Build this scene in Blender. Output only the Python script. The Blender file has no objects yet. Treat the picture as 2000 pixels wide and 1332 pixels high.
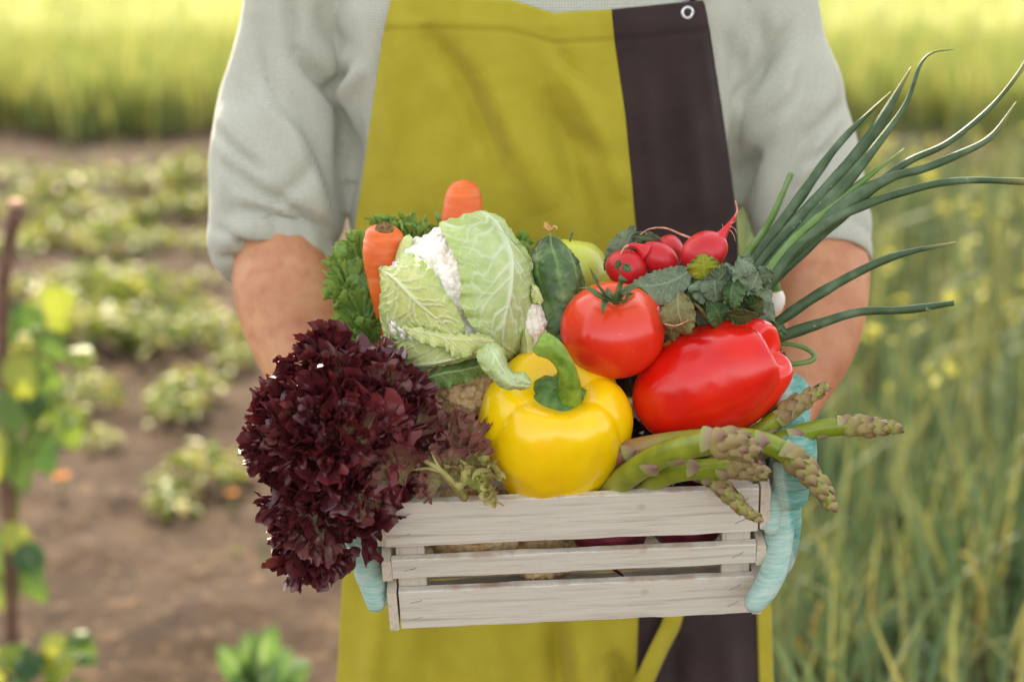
import bpy, math, random
import numpy as np
from mathutils import Vector, Matrix

S = bpy.context.scene
COL = S.collection
R = math.radians

# ------------------------------------------------------------------ camera
PITCH = R(15.0)
FWD = np.array([0.0, math.cos(PITCH), -math.sin(PITCH)])
UPV = np.array([0.0, math.sin(PITCH), math.cos(PITCH)])
RGT = np.array([1.0, 0.0, 0.0])
D0 = 1.70
CAM = np.array([0.0, 0.0, 1.10]) - D0 * FWD
cam_d = bpy.data.cameras.new('camera')
cam = bpy.data.objects.new('camera', cam_d); COL.objects.link(cam)
cam.location = CAM
cam.rotation_euler = (math.pi / 2 - PITCH, 0, 0)
cam_d.lens = 68; cam_d.sensor_width = 36
cam_d.clip_start = 0.05; cam_d.clip_end = 1200
cam_d.dof.use_dof = True; cam_d.dof.focus_distance = 1.69
cam_d.dof.aperture_fstop = 3.2; cam_d.dof.aperture_blades = 9
S.camera = cam
K = 36.0 / 68.0 / 2000.0

# ------------------------------------------------------------------ light
SUN_EL, SUN_AZ = R(33), R(-14)           # sun behind the gardener, a little to the left of the view
w = bpy.data.worlds.new('World'); S.world = w; w.use_nodes = True
nt = w.node_tree; nt.nodes.clear()
sky = nt.nodes.new('ShaderNodeTexSky'); sky.sky_type = 'NISHITA'; sky.sun_disc = False
sky.sun_elevation = SUN_EL; sky.sun_rotation = SUN_AZ
sky.dust_density = 1.6; sky.ozone_density = 0.6; sky.air_density = 1.0
hs = nt.nodes.new('ShaderNodeHueSaturation'); hs.inputs['Saturation'].default_value = 0.20
bgn = nt.nodes.new('ShaderNodeBackground'); bgn.inputs['Strength'].default_value = 0.15
on = nt.nodes.new('ShaderNodeOutputWorld')
nt.links.new(sky.outputs[0], hs.inputs['Color']); nt.links.new(hs.outputs[0], bgn.inputs[0]); nt.links.new(bgn.outputs[0], on.inputs[0])
sd = bpy.data.lights.new('sun', 'SUN'); sd.energy = 4.0; sd.angle = R(0.6); sd.color = (1.0, 0.83, 0.58)
so = bpy.data.objects.new('sun', sd); COL.objects.link(so)
sdir = Vector((math.sin(SUN_AZ) * math.cos(SUN_EL), math.cos(SUN_AZ) * math.cos(SUN_EL), math.sin(SUN_EL)))
so.rotation_euler = sdir.to_track_quat('Z', 'Y').to_euler()
so.location = (0, 6, 6)
vs = S.view_settings
vs.view_transform = 'Standard'; vs.look = 'None'; vs.exposure = 1.74; vs.gamma = 1.0; vs.use_curve_mapping = False
S.render.engine = 'CYCLES'
S.cycles.use_denoising = True
S.cycles.max_bounces = 8; S.cycles.diffuse_bounces = 3; S.cycles.glossy_bounces = 3
S.cycles.transmission_bounces = 4; S.cycles.transparent_max_bounces = 6
S.cycles.sample_clamp_indirect = 6.0

# ------------------------------------------------------------------ numeric helpers
def P(u, v, d):
    """A point seen at photo pixel (u, v), at depth d metres along the view axis."""
    u = np.asarray(u, float); v = np.asarray(v, float); d = np.asarray(d, float)
    s = d * K
    return CAM + d[..., None] * FWD + ((u - 1000) * s)[..., None] * RGT + ((666 - v) * s)[..., None] * UPV
def P3(a):
    a = np.asarray(a, float); return P(a[..., 0], a[..., 1], a[..., 2])
def W(u, v, y):
    u = np.asarray(u, float); v = np.asarray(v, float); y = np.asarray(y, float)
    dr = FWD + ((u - 1000) * K)[..., None] * RGT + ((666 - v) * K)[..., None] * UPV
    t = (y - CAM[1]) / dr[..., 1]
    return CAM + t[..., None] * dr
def W3(a):
    a = np.asarray(a, float); return W(a[..., 0], a[..., 1], a[..., 2])
def proj(V):
    r = V - CAM; d = r @ FWD
    return 1000 + (r @ RGT) / (d * K), 666 - (r @ UPV) / (d * K), d
def nrm(a):
    a = np.asarray(a, float); return a / (np.linalg.norm(a, axis=-1, keepdims=True) + 1e-12)
def spl(pts, n):
    """Catmull-Rom through pts, resampled to n points evenly by length."""
    p = np.asarray(pts, float)
    if len(p) == 2:
        t = np.linspace(0, 1, n)[:, None]; return p[0] * (1 - t) + p[1] * t
    q = np.vstack([2 * p[0] - p[1], p, 2 * p[-1] - p[-2]])
    out = []
    for i in range(1, len(q) - 2):
        t = np.linspace(0, 1, 24, endpoint=False)[:, None]
        a, b, c, d = q[i - 1], q[i], q[i + 1], q[i + 2]
        out.append(0.5 * (2 * b + (c - a) * t + (2 * a - 5 * b + 4 * c - d) * t ** 2 + (3 * b - a - 3 * c + d) * t ** 3))
    o = np.vstack(out + [p[-1:]])
    k = min(3, o.shape[1])
    L = np.concatenate([[0], np.cumsum(np.linalg.norm(np.diff(o[:, :k], axis=0), axis=1))])
    s = np.linspace(0, L[-1], n)
    return np.stack([np.interp(s, L, o[:, j]) for j in range(o.shape[1])], 1)
def _h(ix, iy, iz, seed):
    h = (ix * 374761393 + iy * 668265263 + iz * 2147483647 + seed * 974634777) & 0xFFFFFFFF
    h = ((h ^ (h >> 13)) * 1274126177) & 0xFFFFFFFF
    h = ((h ^ (h >> 16)) * 2246822519) & 0xFFFFFFFF
    return ((h ^ (h >> 13)) & 0xFFFFFF) / float(0xFFFFFF)
def vnoise(p, seed=0):
    f = np.floor(p); i = f.astype(np.int64); t = p - f; t = t * t * (3 - 2 * t)
    r = 0
    for dx in (0, 1):
        for dy in (0, 1):
            for dz in (0, 1):
                wgt = (t[..., 0] if dx else 1 - t[..., 0]) * (t[..., 1] if dy else 1 - t[..., 1]) * (t[..., 2] if dz else 1 - t[..., 2])
                r = r + wgt * _h(i[..., 0] + dx, i[..., 1] + dy, i[..., 2] + dz, seed)
    return r * 2 - 1
def fbm(p, oct=3, seed=0):
    a, s, r = 1.0, 1.0, 0
    for k in range(oct):
        r = r + a * vnoise(p * s, seed + k * 17); a *= 0.5; s *= 2.03
    return r
def cell(p, seed=0):
    i = np.floor(p).astype(np.int64); best = np.full(p.shape[:-1], 9.0)
    for dx in (-1, 0, 1):
        for dy in (-1, 0, 1):
            for dz in (-1, 0, 1):
                c = i + np.array([dx, dy, dz])
                q = np.stack([c[..., k] + 0.15 + 0.7 * _h(c[..., 0], c[..., 1], c[..., 2], seed + 31 * k) for k in range(3)], -1)
                best = np.minimum(best, np.linalg.norm(p - q, axis=-1))
    return best

# ------------------------------------------------------------------ object helpers
def grid_faces(n, m, cu=False, cv=False, off=0):
    i = np.arange(n if cu else n - 1)[:, None]; j = np.arange(m if cv else m - 1)[None, :]
    a = i * m + j; b = ((i + 1) % n) * m + j; c = ((i + 1) % n) * m + (j + 1) % m; d = i * m + (j + 1) % m
    return (np.stack([a, b, c, d], -1).reshape(-1, 4) + off)
class G:
    """Collects quads / tris into one mesh."""
    def __init__(s): s.v = []; s.f = []; s.n = 0; s.at = {}
    def grid(self, V, cu=False, cv=False, **at):
        n, m = V.shape[:2]
        self.f += grid_faces(n, m, cu, cv, self.n).tolist(); self.v.append(V.reshape(-1, 3))
        for k, a in at.items(): self.at.setdefault(k, []).append((self.n, np.broadcast_to(a, (n, m)).reshape(-1)))
        self.n += n * m; return self
    def raw(s, V, F, **at):
        V = np.asarray(V, float).reshape(-1, 3)
        s.f += [[i + s.n for i in f] for f in F]; s.v.append(V)
        for k, a in at.items(): s.at.setdefault(k, []).append((s.n, np.broadcast_to(a, (len(V),))))
        s.n += len(V); return s
    def tube(s, path, rad, seg=12, caps=True, fn=None, flat=None, **at):
        path = np.asarray(path, float); n = len(path)
        rad = np.broadcast_to(rad, (n,)).astype(float)
        T = nrm(np.gradient(path, axis=0))
        a = np.array([0, 0, 1.0]) if abs(T[0][2]) < 0.9 else np.array([1.0, 0, 0])
        if flat is not None: a = flat
        N = [nrm(a - T[0] * (a @ T[0]))]
        for i in range(1, n):
            v = N[-1] - T[i] * (N[-1] @ T[i]); N.append(nrm(v))
        N = np.array(N); B = np.cross(T, N)
        th = np.linspace(0, 2 * math.pi, seg, endpoint=False)
        rr = np.broadcast_to(rad[:, None], (n, seg)).copy()
        if fn is not None: rr = rr * fn(np.linspace(0, 1, n)[:, None], th[None, :])
        V = path[:, None] + rr[..., None] * (np.cos(th)[None, :, None] * N[:, None] + np.sin(th)[None, :, None] * B[:, None])
        o = s.n
        s.grid(V, cv=True, **at)
        if caps:
            s.f.append([o + k for k in range(seg)]); s.f.append([o + (n - 1) * seg + k for k in range(seg)][::-1])
        return s
    def box(s, c, ax, ay, az, hx, hy, hz, bev=0.0):
        """Box centred c with unit axes and half sizes, edges chamfered by bev."""
        P_ = []; 
        if bev <= 0:
            for sx in (-1, 1):
                for sy in (-1, 1):
                    for sz in (-1, 1): P_.append(c + ax * hx * sx + ay * hy * sy + az * hz * sz)
            s.raw(P_, [(0, 1, 3, 2), (4, 6, 7, 5), (0, 4, 5, 1), (2, 3, 7, 6), (0, 2, 6, 4), (1, 5, 7, 3)]); return s
        idx = {}
        for sx in (-1, 1):
            for sy in (-1, 1):
                for sz in (-1, 1):
                    for k in range(3):
                        h = [hx, hy, hz]; h = [h[i] - (0 if i == k else bev) for i in range(3)]
                        idx[(sx, sy, sz, k)] = len(P_)
                        P_.append(c + ax * h[0] * sx + ay * h[1] * sy + az * h[2] * sz)
        F = []
        def q(*l): F.append([idx[t] for t in l])
        for t in (-1, 1):
            q((t, -1, -1, 0), (t, 1, -1, 0), (t, 1, 1, 0), (t, -1, 1, 0))
            q((-1, t, -1, 1), (1, t, -1, 1), (1, t, 1, 1), (-1, t, 1, 1))
            q((-1, -1, t, 2), (1, -1, t, 2), (1, 1, t, 2), (-1, 1, t, 2))
        for a in (-1, 1):
            for b in (-1, 1):
                q((a, b, -1, 0), (a, b, 1, 0), (a, b, 1, 1), (a, b, -1, 1))
                q((a, -1, b, 0), (a, 1, b, 0), (a, 1, b, 2), (a, -1, b, 2))
                q((-1, a, b, 1), (1, a, b, 1), (1, a, b, 2), (-1, a, b, 2))
                for c_ in (-1, 1): q((a, b, c_, 0), (a, b, c_, 1), (a, b, c_, 2))
        s.raw(P_, F); return s
    def arr(s): return np.vstack(s.v) if s.v else np.zeros((0, 3))
def fixn(me):
    import bmesh
    b = bmesh.new(); b.from_mesh(me); bmesh.ops.recalc_face_normals(b, faces=b.faces); b.to_mesh(me); b.free()
def obj(name, g, mat, parent=None, smooth=True, loc=None, solid=0.0, recalc=False, fmat=None, **props):
    V = g.arr()
    if parent is not None: o_ = np.array(parent.get('_w', [0, 0, 0]), float)
    else: o_ = np.array(loc if loc is not None else [V[:, 0].mean(), V[:, 1].mean(), V[:, 2].min()])
    me = bpy.data.meshes.new(name); me.from_pydata((V - o_).tolist(), [], g.f)
    for k, lst in g.at.items():
        a = me.attributes.new(k, 'FLOAT', 'POINT'); data = np.zeros(len(V), np.float32)
        for st, ar in lst: data[st:st + len(ar)] = ar
        a.data.foreach_set('value', data)
    if recalc: fixn(me)
    if smooth: me.polygons.foreach_set('use_smooth', [True] * len(me.polygons))
    mats = mat if isinstance(mat, (list, tuple)) else [mat]
    for m in mats: me.materials.append(getattr(m, 'm', m))
    if fmat is not None: me.polygons.foreach_set('material_index', fmat)
    me.update()
    o = bpy.data.objects.new(name, me); COL.objects.link(o)
    if parent is not None: o.parent = parent
    else: o.location = o_
    o['_w'] = [float(x) for x in o_]
    if solid:
        md = o.modifiers.new('thickness', 'SOLIDIFY'); md.thickness = solid; md.offset = 0
    for k, v in props.items(): o[k] = v
    return o
def thing(name, label, cat, loc, group=None):
    o = bpy.data.objects.new(name, None); COL.objects.link(o)
    o.empty_display_size = 0.02
    o.location = loc; o['_w'] = [float(x) for x in loc]
    o['label'] = label; o['category'] = cat
    if group: o['group'] = group
    return o
def tag(o, label, cat, group=None):
    o['label'] = label; o['category'] = cat
    if group: o['group'] = group
    return o

# ------------------------------------------------------------------ materials
def lin(r, g, b):
    f = lambda c: (c / 255 / 12.92) if c / 255 <= 0.04045 else ((c / 255 + 0.055) / 1.055) ** 2.4
    return (f(r), f(g), f(b), 1)
class N:
    def __init__(s, name):
        s.m = bpy.data.materials.new(name); s.m.use_nodes = True; s.t = s.m.node_tree; s.t.nodes.clear()
        s.out = s.t.nodes.new('ShaderNodeOutputMaterial'); s.b = s.t.nodes.new('ShaderNodeBsdfPrincipled')
        s.t.links.new(s.b.outputs[0], s.out.inputs[0])
    def n(s, typ, **kw):
        x = s.t.nodes.new(typ)
        for k, v in kw.items(): setattr(x, k, v)
        return x
    def l(s, a, b): s.t.links.new(a, b)
    def coord(s, scale=(1, 1, 1), rot=(0, 0, 0), kind='Object'):
        tc = s.n('ShaderNodeTexCoord'); mp = s.n('ShaderNodeMapping')
        mp.inputs['Scale'].default_value = scale; mp.inputs['Rotation'].default_value = rot
        s.l(tc.outputs[kind], mp.inputs[0]); return mp.outputs[0]
    def noise(s, scale, detail=4, vec=None, rough=0.55, dist=0.0):
        x = s.n('ShaderNodeTexNoise'); x.inputs['Scale'].default_value = scale; x.inputs['Detail'].default_value = detail
        x.inputs['Roughness'].default_value = rough; x.inputs['Distortion'].default_value = dist
        s.l(vec if vec is not None else s.coord(), x.inputs['Vector']); return x.outputs['Fac']
    def attr(s, name):
        x = s.n('ShaderNodeAttribute'); x.attribute_name = name; return x.outputs['Fac']
    def ramp(s, fac, stops):
        x = s.n('ShaderNodeValToRGB'); e = x.color_ramp.elements
        while len(e) > 1: e.remove(e[-1])
        e[0].position = stops[0][0]; e[0].color = stops[0][1]
        for p, c in stops[1:]:
            q = e.new(p); q.color = c
        s.l(fac, x.inputs[0]); return x.outputs[0]
    def mix(s, fac, a, b, mode='MIX'):
        x = s.n('ShaderNodeMix', data_type='RGBA', blend_type=mode)
        for val, idx in ((fac, 0), (a, 6), (b, 7)):
            if hasattr(val, 'links'): s.l(val, x.inputs[idx])
            else: x.inputs[idx].default_value = val
        return x.outputs[2]
    def math(s, op, a, b=0.0):
        x = s.n('ShaderNodeMath', operation=op)
        for val, i in ((a, 0), (b, 1)):
            if hasattr(val, 'links'): s.l(val, x.inputs[i])
            else: x.inputs[i].default_value = val
        return x.outputs[0]
    def color(s, c):
        if hasattr(c, 'links'): s.l(c, s.b.inputs['Base Color'])
        else: s.b.inputs['Base Color'].default_value = c
        s.c = c
    def bump(s, h, strength=0.3, dist=0.001):
        x = s.n('ShaderNodeBump'); x.inputs['Strength'].default_value = strength; x.inputs['Distance'].default_value = dist
        s.l(h, x.inputs['Height']); s.l(x.outputs[0], s.b.inputs['Normal'])
    def rough(s, r, spec=0.5, coat=0.0, sheen=0.0):
        s.b.inputs['Roughness'].default_value = r; s.b.inputs['Specular IOR Level'].default_value = spec
        s.b.inputs['Coat Weight'].default_value = coat; s.b.inputs['Coat Roughness'].default_value = 0.12
        s.b.inputs['Sheen Weight'].default_value = sheen
    def sss(s, w_, rad=(1, 0.4, 0.2), sc=0.004):
        s.b.inputs['Subsurface Weight'].default_value = w_; s.b.inputs['Subsurface Radius'].default_value = rad
        s.b.inputs['Subsurface Scale'].default_value = sc
    def translucent(s, amt, tint=(1, 1, 1, 1)):
        tr = s.n('ShaderNodeBsdfTranslucent'); mx = s.n('ShaderNodeMixShader'); mx.inputs[0].default_value = amt
        if hasattr(s.c, 'links'):
            s.l(s.mix(1.0, s.c, tint, 'MULTIPLY'), tr.inputs[0])
        else: tr.inputs[0].default_value = [a * b for a, b in zip(s.c, tint)]
        s.l(s.b.outputs[0], mx.inputs[1]); s.l(tr.outputs[0], mx.inputs[2]); s.l(mx.outputs[0], s.out.inputs[0])

def m_simple(name, c1, c2, ns=40, rough=0.5, spec=0.5, bs=200, bst=0.2, bd=0.001, trans=0, sss=0, coat=0, rad=(1, .4, .2), det=4):
    m = N(name); m.color(m.ramp(m.noise(ns, det), [(0.35, c1), (0.65, c2)])); m.rough(rough, spec, coat)
    if bst: m.bump(m.noise(bs, 3), bst, bd)
    if sss: m.sss(sss, rad)
    if trans: m.translucent(trans)
    return m
class MatDict(dict):
    def __setitem__(s, k, v): dict.__setitem__(s, k, getattr(v, 'm', v))
MAT = MatDict()

# wood: whitewashed softwood, long grain, wear at the arrises
def m_wood(name, base, dark, axis, bare=0.0):
    m = N(name)
    sc = [60, 60, 60]; sc[axis] = 2.2
    v = m.coord(tuple(sc))
    g1 = m.noise(3.0, 8, v, 0.7, 0.6); g2 = m.noise(9.0, 4, v, 0.6)
    base_c = m.ramp(g1, [(0.28, dark), (0.47, base), (0.75, tuple(min(1, x * 1.14) for x in base[:3]) + (1,))])
    streak = m.ramp(g2, [(0.55, (0, 0, 0, 1)), (0.72, (1, 1, 1, 1))])
    c = m.mix(m.math('MULTIPLY', streak, 0.45), base_c, dark)
    knots = m.ramp(m.noise(26, 2), [(0.72, (0, 0, 0, 1)), (0.8, (1, 1, 1, 1))])
    c = m.mix(m.math('MULTIPLY', knots, 0.35), c, lin(150, 120, 92))
    oi = m.n('ShaderNodeObjectInfo')
    c = m.mix(m.math('MULTIPLY', oi.outputs['Random'], 0.22), c, dark)
    if bare:
        # paint rubbed off on the exposed top arris: a worn band kept to the face that points up the slat
        wear = m.ramp(m.math('ADD', m.noise(34, 5), m.math('MULTIPLY', m.noise(160, 3), 0.25)), [(0.58, (0, 0, 0, 1)), (0.74, (1, 1, 1, 1))])
        c = m.mix(m.math('MULTIPLY', wear, bare), c, lin(168, 124, 88))
    m.color(c); m.rough(0.75, 0.25)
    m.bump(m.math('ADD', g1, m.math('MULTIPLY', g2, 0.6)), 0.55, 0.0011)
    return m.m
WOODC, WOODD = lin(216, 208, 192), lin(176, 165, 148)
MAT['wood'] = m_wood('whitewashed_wood', WOODC, WOODD, 0, 0.0)
MAT['woodtop'] = m_wood('worn_whitewashed_edge', WOODC, WOODD, 0, 0.5)
MAT['woodz'] = m_wood('whitewashed_wood_upright', lin(210, 200, 186), lin(165, 148, 130), 2)
MAT['woody'] = m_wood('whitewashed_wood_side', lin(214, 202, 182), lin(172, 152, 128), 1)
MAT['staple'] = m_simple('staple_steel', (.25, .22, .2, 1), (.4, .37, .34, 1), 200, .5, .5, bst=0)

# ------------------------------------------------------------------ crate
ALPHA, ROLL = R(33), R(-2.55)
_cr = math.cos(ROLL) * RGT - math.sin(ROLL) * UPV
_upr = math.cos(ROLL) * UPV + math.sin(ROLL) * RGT
CU = math.cos(ALPHA) * _upr - math.sin(ALPHA) * FWD
CD = math.cos(ALPHA) * FWD + math.sin(ALPHA) * _upr
CR = _cr
CO = P(1118, 970, 1.665)             # middle of the crate's front top edge
def C(a, b, c): return CO + a * CR + b * CU + c * CD
HW = 0.1625                          # half length of the front slats
TH = 0.0085; CDEP = 0.232; CH = 0.141
Mcr = Matrix((CR, CD, CU)).transposed().to_4x4()   # local x = along, y = away, z = up
def crate_thing():
    t = thing('wooden_crate', 'whitewashed slatted wooden crate packed with vegetables', 'crate', C(0, -CH, CDEP / 2))
    t.rotation_euler = Mcr.to_euler()
    base = np.array(t['_w'])
    def part(name, c, hx, hy, hz, mat, parent=t, rx=0, rz=0, bev=0.0009, seed=0, top=False):
        g = G()
        if True:
            # slat as a subdivided box so that its arrises can wander
            ax = np.eye(3)
            nx = 40 if hx > 0.05 else 6; ny = 40 if hy > 0.05 else 3
            V = []
            prof = [(-1, -1 + .25), (-1 + .12, -1), (1 - .12, -1), (1, -1 + .25), (1, 1 - .25), (1 - .12, 1), (-1 + .12, 1), (-1, 1 - .25)]
            # ring in (thin, height) and sweep along length
            L = 0 if hx >= hy and hx >= hz else (1 if hy >= hz else 2)
            o1, o2 = [i for i in (0, 1, 2) if i != L]
            h = [hx, hy, hz]; n = 36 if h[L] > 0.05 else 8
            ls = np.linspace(-1, 1, n)
            be = bev
            ring = [(-1, -1, 1, 0), (1, -1, -1, 0), (1, -1, 0, 1), (1, 1, 0, -1), (1, 1, -1, 0), (-1, 1, 1, 0), (-1, 1, 0, -1), (-1, -1, 0, 1)]
            A = np.zeros((n, 8, 3)); tp = np.zeros((n, 8))
            for k, (s1, s2, b1, b2) in enumerate(ring):
                A[:, k, L] = ls * h[L]
                A[:, k, o1] = s1 * h[o1] + (be * b1)
                A[:, k, o2] = s2 * h[o2] + (be * b2)
                wob = vnoise(np.stack([ls * h[L] * 45 + seed * 7.3, np.full(n, s1 * 3.1 + seed), np.full(n, s2 * 2.3)], -1), seed)
                wob2 = vnoise(np.stack([ls * h[L] * 260 + seed * 3.3, np.full(n, s1 * 3.1 + k), np.full(n, s2 * 2.3)], -1), seed + 5)
                A[:, k, o2] += wob * 0.0006 + wob2 * 0.00025
                A[:, k, o1] += wob * 0.0003
            g.grid(A, cv=True, top=tp)
            g.f.append([0, 1, 2, 3, 4, 5, 6, 7][::-1]); g.f.append([(n - 1) * 8 + k for k in range(8)])
        me = bpy.data.meshes.new(name); me.from_pydata(g.arr().tolist(), [], g.f)
        fixn(me); me.materials.append(mat)
        if top:      # the arris and edge that face up have lost paint to wear
            me.materials.append(MAT['woodtop']); me.polygons.foreach_set('material_index', [1 if (i < (n - 1) * 8 and i % 8 in (3, 4, 5)) else 0 for i in range(len(me.polygons))])
        me.update()
        o = bpy.data.objects.new(name, me); COL.objects.link(o); o.parent = parent
        o.location = c; o.rotation_euler = (rx, 0, rz)
        o['_w'] = [0, 0, 0]
        return o
    z0 = CH                                              # local z of the top edge
    rows = [(0.0, 0.0475, 0.1625, 0.0), (0.0620, 0.0835, 0.1605, 0.0006), (0.0980, 0.1410, 0.1582, 0.0012)]
    yf = -CDEP / 2 + TH / 2
    for i, (a, b, hw, off) in enumerate(rows):
        zc = z0 - (a + b) / 2; hz = (b - a) / 2
        for sgn in (-1, 1):
            s = part('slat', (0.0015 * (i - 1), sgn * yf, zc), hw, TH / 2, hz, MAT['wood'], seed=i * 5 + sgn, top=True, rz=R(0.15) * (i - 1))
            if sgn < 0 or True:
                for q in (-1, 1):
                    nz = (0.35, -0.35) if hz > 0.012 else (0.0,)
                    for f in nz:
                        st = G(); ang = R(22 + 9 * q)
                        cx = q * (hw - 0.016) + (0.002 * f); cz = zc + f * hz * 1.3
                        p = np.array([[-.0055, 0], [-.002, .0005], [.002, 0], [.0055, .0006]])
                        pts = np.array([[cx + x_ * math.cos(ang), sgn * (-1) * 0 + (yf * sgn) + sgn * (-1) * (TH / 2 + .0001) * (1 if sgn > 0 else 1) * (-1 if sgn > 0 else 1), cz + x_ * math.sin(ang) + y_] for x_, y_ in p])
                        pts[:, 1] = sgn * (yf - TH / 2 - 0.0001)
                        st.tube(pts, 0.00045, 6)
                        me = bpy.data.meshes.new('staple'); me.from_pydata((st.arr() - np.array(s.location)).tolist(), [], st.f); me.materials.append(MAT['staple'])
                        so_ = bpy.data.objects.new('staple', me); COL.objects.link(so_); so_.parent = s
        for sgn in (-1, 1):
            dz = (0.0015, -0.001, 0.0)[i]
            part('side_slat', (sgn * (hw + TH / 2 + 0.0003), 0, zc + dz), TH / 2, CDEP / 2 + 0.0006 * i, hz - 0.001 * (i == 0), MAT['woody'], seed=40 + i * 3 + sgn, rx=R(0.2) * sgn)
    for sx in (-1, 1):
        for sy in (-1, 1):
            part('corner_post', (sx * (0.1575 - 0.0135), sy * (CDEP / 2 - TH - 0.006), CH / 2 - .0005), 0.0125, 0.0055, CH / 2 - 0.002, MAT['woodz'], seed=60 + sx + 3 * sy)
    for k in range(5):
        part('bottom_board', (0, -CDEP / 2 + 0.03 + k * 0.044, 0.0035 + TH), 0.152, 0.0185, 0.0035, MAT['wood'], seed=80 + k)
    return t
crate = crate_thing()

# ------------------------------------------------------------------ peppers
def pepper(name, label, center, axis, side, Rr, H, lobes, matp, shoulder=0.55, sharp=2.2, groove=0.16, tipdim=0.3, seed=1, taper=0.75, blk=.62, gm=.5):
    """axis points to the stem; lobes = list of (angle, width, strength)"""
    axis = nrm(axis); side = nrm(side - axis * (side @ axis)); bi = np.cross(axis, side)
    n, m = 90, 160
    ph = np.linspace(0.0, math.pi, n)[:, None]; th = np.linspace(0, 2 * math.pi, m, endpoint=False)[None, :]
    L = np.zeros((1, m))
    for a, wd, st in lobes:
        dd = np.angle(np.exp(1j * (th - a))); L = np.maximum(L, st * np.cos(np.clip(dd / wd, -1, 1) * math.pi / 2) ** 0.55)
    z = np.cos(ph) + 0 * th
    pr = np.sin(ph) ** blk                     # blocky profile
    rad = Rr * pr * (1 - groove * (1.0 - L) * (gm + (1.15 - gm) * np.abs(np.cos(ph)) ** 0.9))
    tf = 1 + (taper - 1) * (1 - z) / 2
    rad = rad * tf
    zz = H * z
    # sunken stem basin and blossom end, lobes rise round it
    rn = np.clip(rad / Rr, 0, 1)
    top = np.clip(z, 0, 1); bot = np.clip(-z, 0, 1)
    zz = zz - top * shoulder * H * np.exp(-(rn / 0.40) ** 2) * 1.0 + top * 0.10 * H * (L - 0.6) * np.exp(-((rn - .62) / .3) ** 2)
    zz = zz + bot * tipdim * H * np.exp(-(rn / 0.28) ** 2) - bot * 0.16 * H * (L - 0.6) * np.exp(-((rn - .55) / .3) ** 2)
    V = center + zz[..., None] * axis + (rad * np.cos(th))[..., None] * side + (rad * np.sin(th))[..., None] * bi
    d = fbm(V * 16 + seed, 2, seed) * 0.0034 + fbm(V * 38 + seed, 2, seed + 8) * .0007 + fbm(V * 60 + seed, 2, seed + 3) * 0.0004
    V = V + d[..., None] * nrm(V - center)
    t = thing(name, label, 'pepper', V.reshape(-1, 3)[V[..., 2].argmin()])
    g = G(); g.grid(V, cv=True); obj('skin', g, matp, t, recalc=True)
    return t, axis, side, bi
m = N('yellow_pepper_skin'); m.color(m.ramp(m.noise(14, 3), [(0.3, lin(250, 196, 4)), (0.6, lin(255, 214, 6)), (0.8, lin(255, 220, 24))]))
m.rough(0.24, 0.5, 0.15); m.sss(0.25, (1, .7, .05), 0.006); m.bump(m.noise(600, 2), 0.08, 0.0003); MAT['ypep'] = m.m
m = N('red_pepper_skin'); m.color(m.ramp(m.noise(12, 3), [(0.3, lin(206, 16, 8)), (0.6, lin(230, 34, 14)), (0.85, lin(234, 52, 22))]))
m.rough(0.25, 0.5, 0.12); m.sss(0.2, (1, .12, .04), 0.005); m.bump(m.noise(500, 2), 0.08, 0.0003); MAT['rpep'] = m.m
def m_stem(name, a, b, c):
    m = N(name); v = m.coord((60, 60, 60)); m.color(m.ramp(m.noise(1.5, 4, v), [(0.3, a), (0.55, b), (0.8, c)]))
    m.rough(0.45, 0.4); m.bump(m.noise(4, 3, v), 0.3, 0.0008); m.sss(0.1, (.5, 1, .1), .002); return m.m
MAT['stem'] = m_stem('pepper_stem', lin(92, 120, 30), lin(128, 158, 54), lin(160, 182, 84))
MAT['calyx'] = m_stem('pepper_calyx', lin(60, 92, 34), lin(88, 122, 48), lin(122, 150, 72))

yc = P(1083, 838, 1.70)
yaxis = nrm(UPV * 0.72 - FWD * 0.70 + RGT * 0.06)
yp, ya, ys_, yb_ = pepper('yellow_bell_pepper', 'glossy yellow bell pepper with thick curved green stem', yc, yaxis, RGT, 0.0735, 0.060,
    [(R(-60), R(50), 1.0), (R(-112), R(48), 1.02), (R(-174), R(40), .97), (R(122), R(44), .9), (R(52), R(44), .92), (R(-4), R(40), .97)], MAT['ypep'], shoulder=0.40, groove=0.30, tipdim=0.2, seed=3, taper=0.86, blk=.54)
# calyx and stem
def calyx(t, c, ax, sd, rad, lobes=6, seed=0):
    bi = np.cross(ax, sd); g = G(); n, m_ = 14, 72
    r = np.linspace(0, 1, n)[:, None]; th = np.linspace(0, 2 * math.pi, m_, endpoint=False)[None, :]
    rr = rad * r * (1 + 0.12 * np.cos(lobes * th) * r ** 2 + 0.05 * np.sin(13 * th + seed) * r)
    h = 0.0065 * (1 - r ** 2.2) + 0.0012 * np.abs(np.sin(th * 17)) * r * (1 - r ** 4) * 1.6 - 0.002 * r ** 6 + 0 * th
    h = h + 0.0009 * np.sin(th * 9 + 1) * np.sin(r * 9)
    V = c + h[..., None] * ax + (rr * np.cos(th))[..., None] * sd + (rr * np.sin(th))[..., None] * bi
    g.grid(V, cv=True); obj('calyx', g, MAT['calyx'], t, solid=0.0012)
bc = yc + ya * .0450
calyx(yp, bc, ya, ys_, 0.0250, 5)
sp = spl([(1108, 790, 1.668), (1114, 762, 1.655), (1106, 722, 1.640), (1083, 686, 1.632), (1050, 668, 1.630)], 40)
g = G(); tt = np.linspace(0, 1, 40)
rad_px = np.interp(tt, [0, .06, .14, .35, .6, .8, .93, 1.0], [29, 27, 23, 19, 18, 22, 25, 20])
g.tube(P3(sp), rad_px * K * sp[:, 2], 28, fn=lambda s, th: 1 + 0.055 * np.cos(5 * th + 2 * s) + 0.02 * np.cos(11 * th))
stem_o = obj('stem', g, MAT['stem'], yp)

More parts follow.
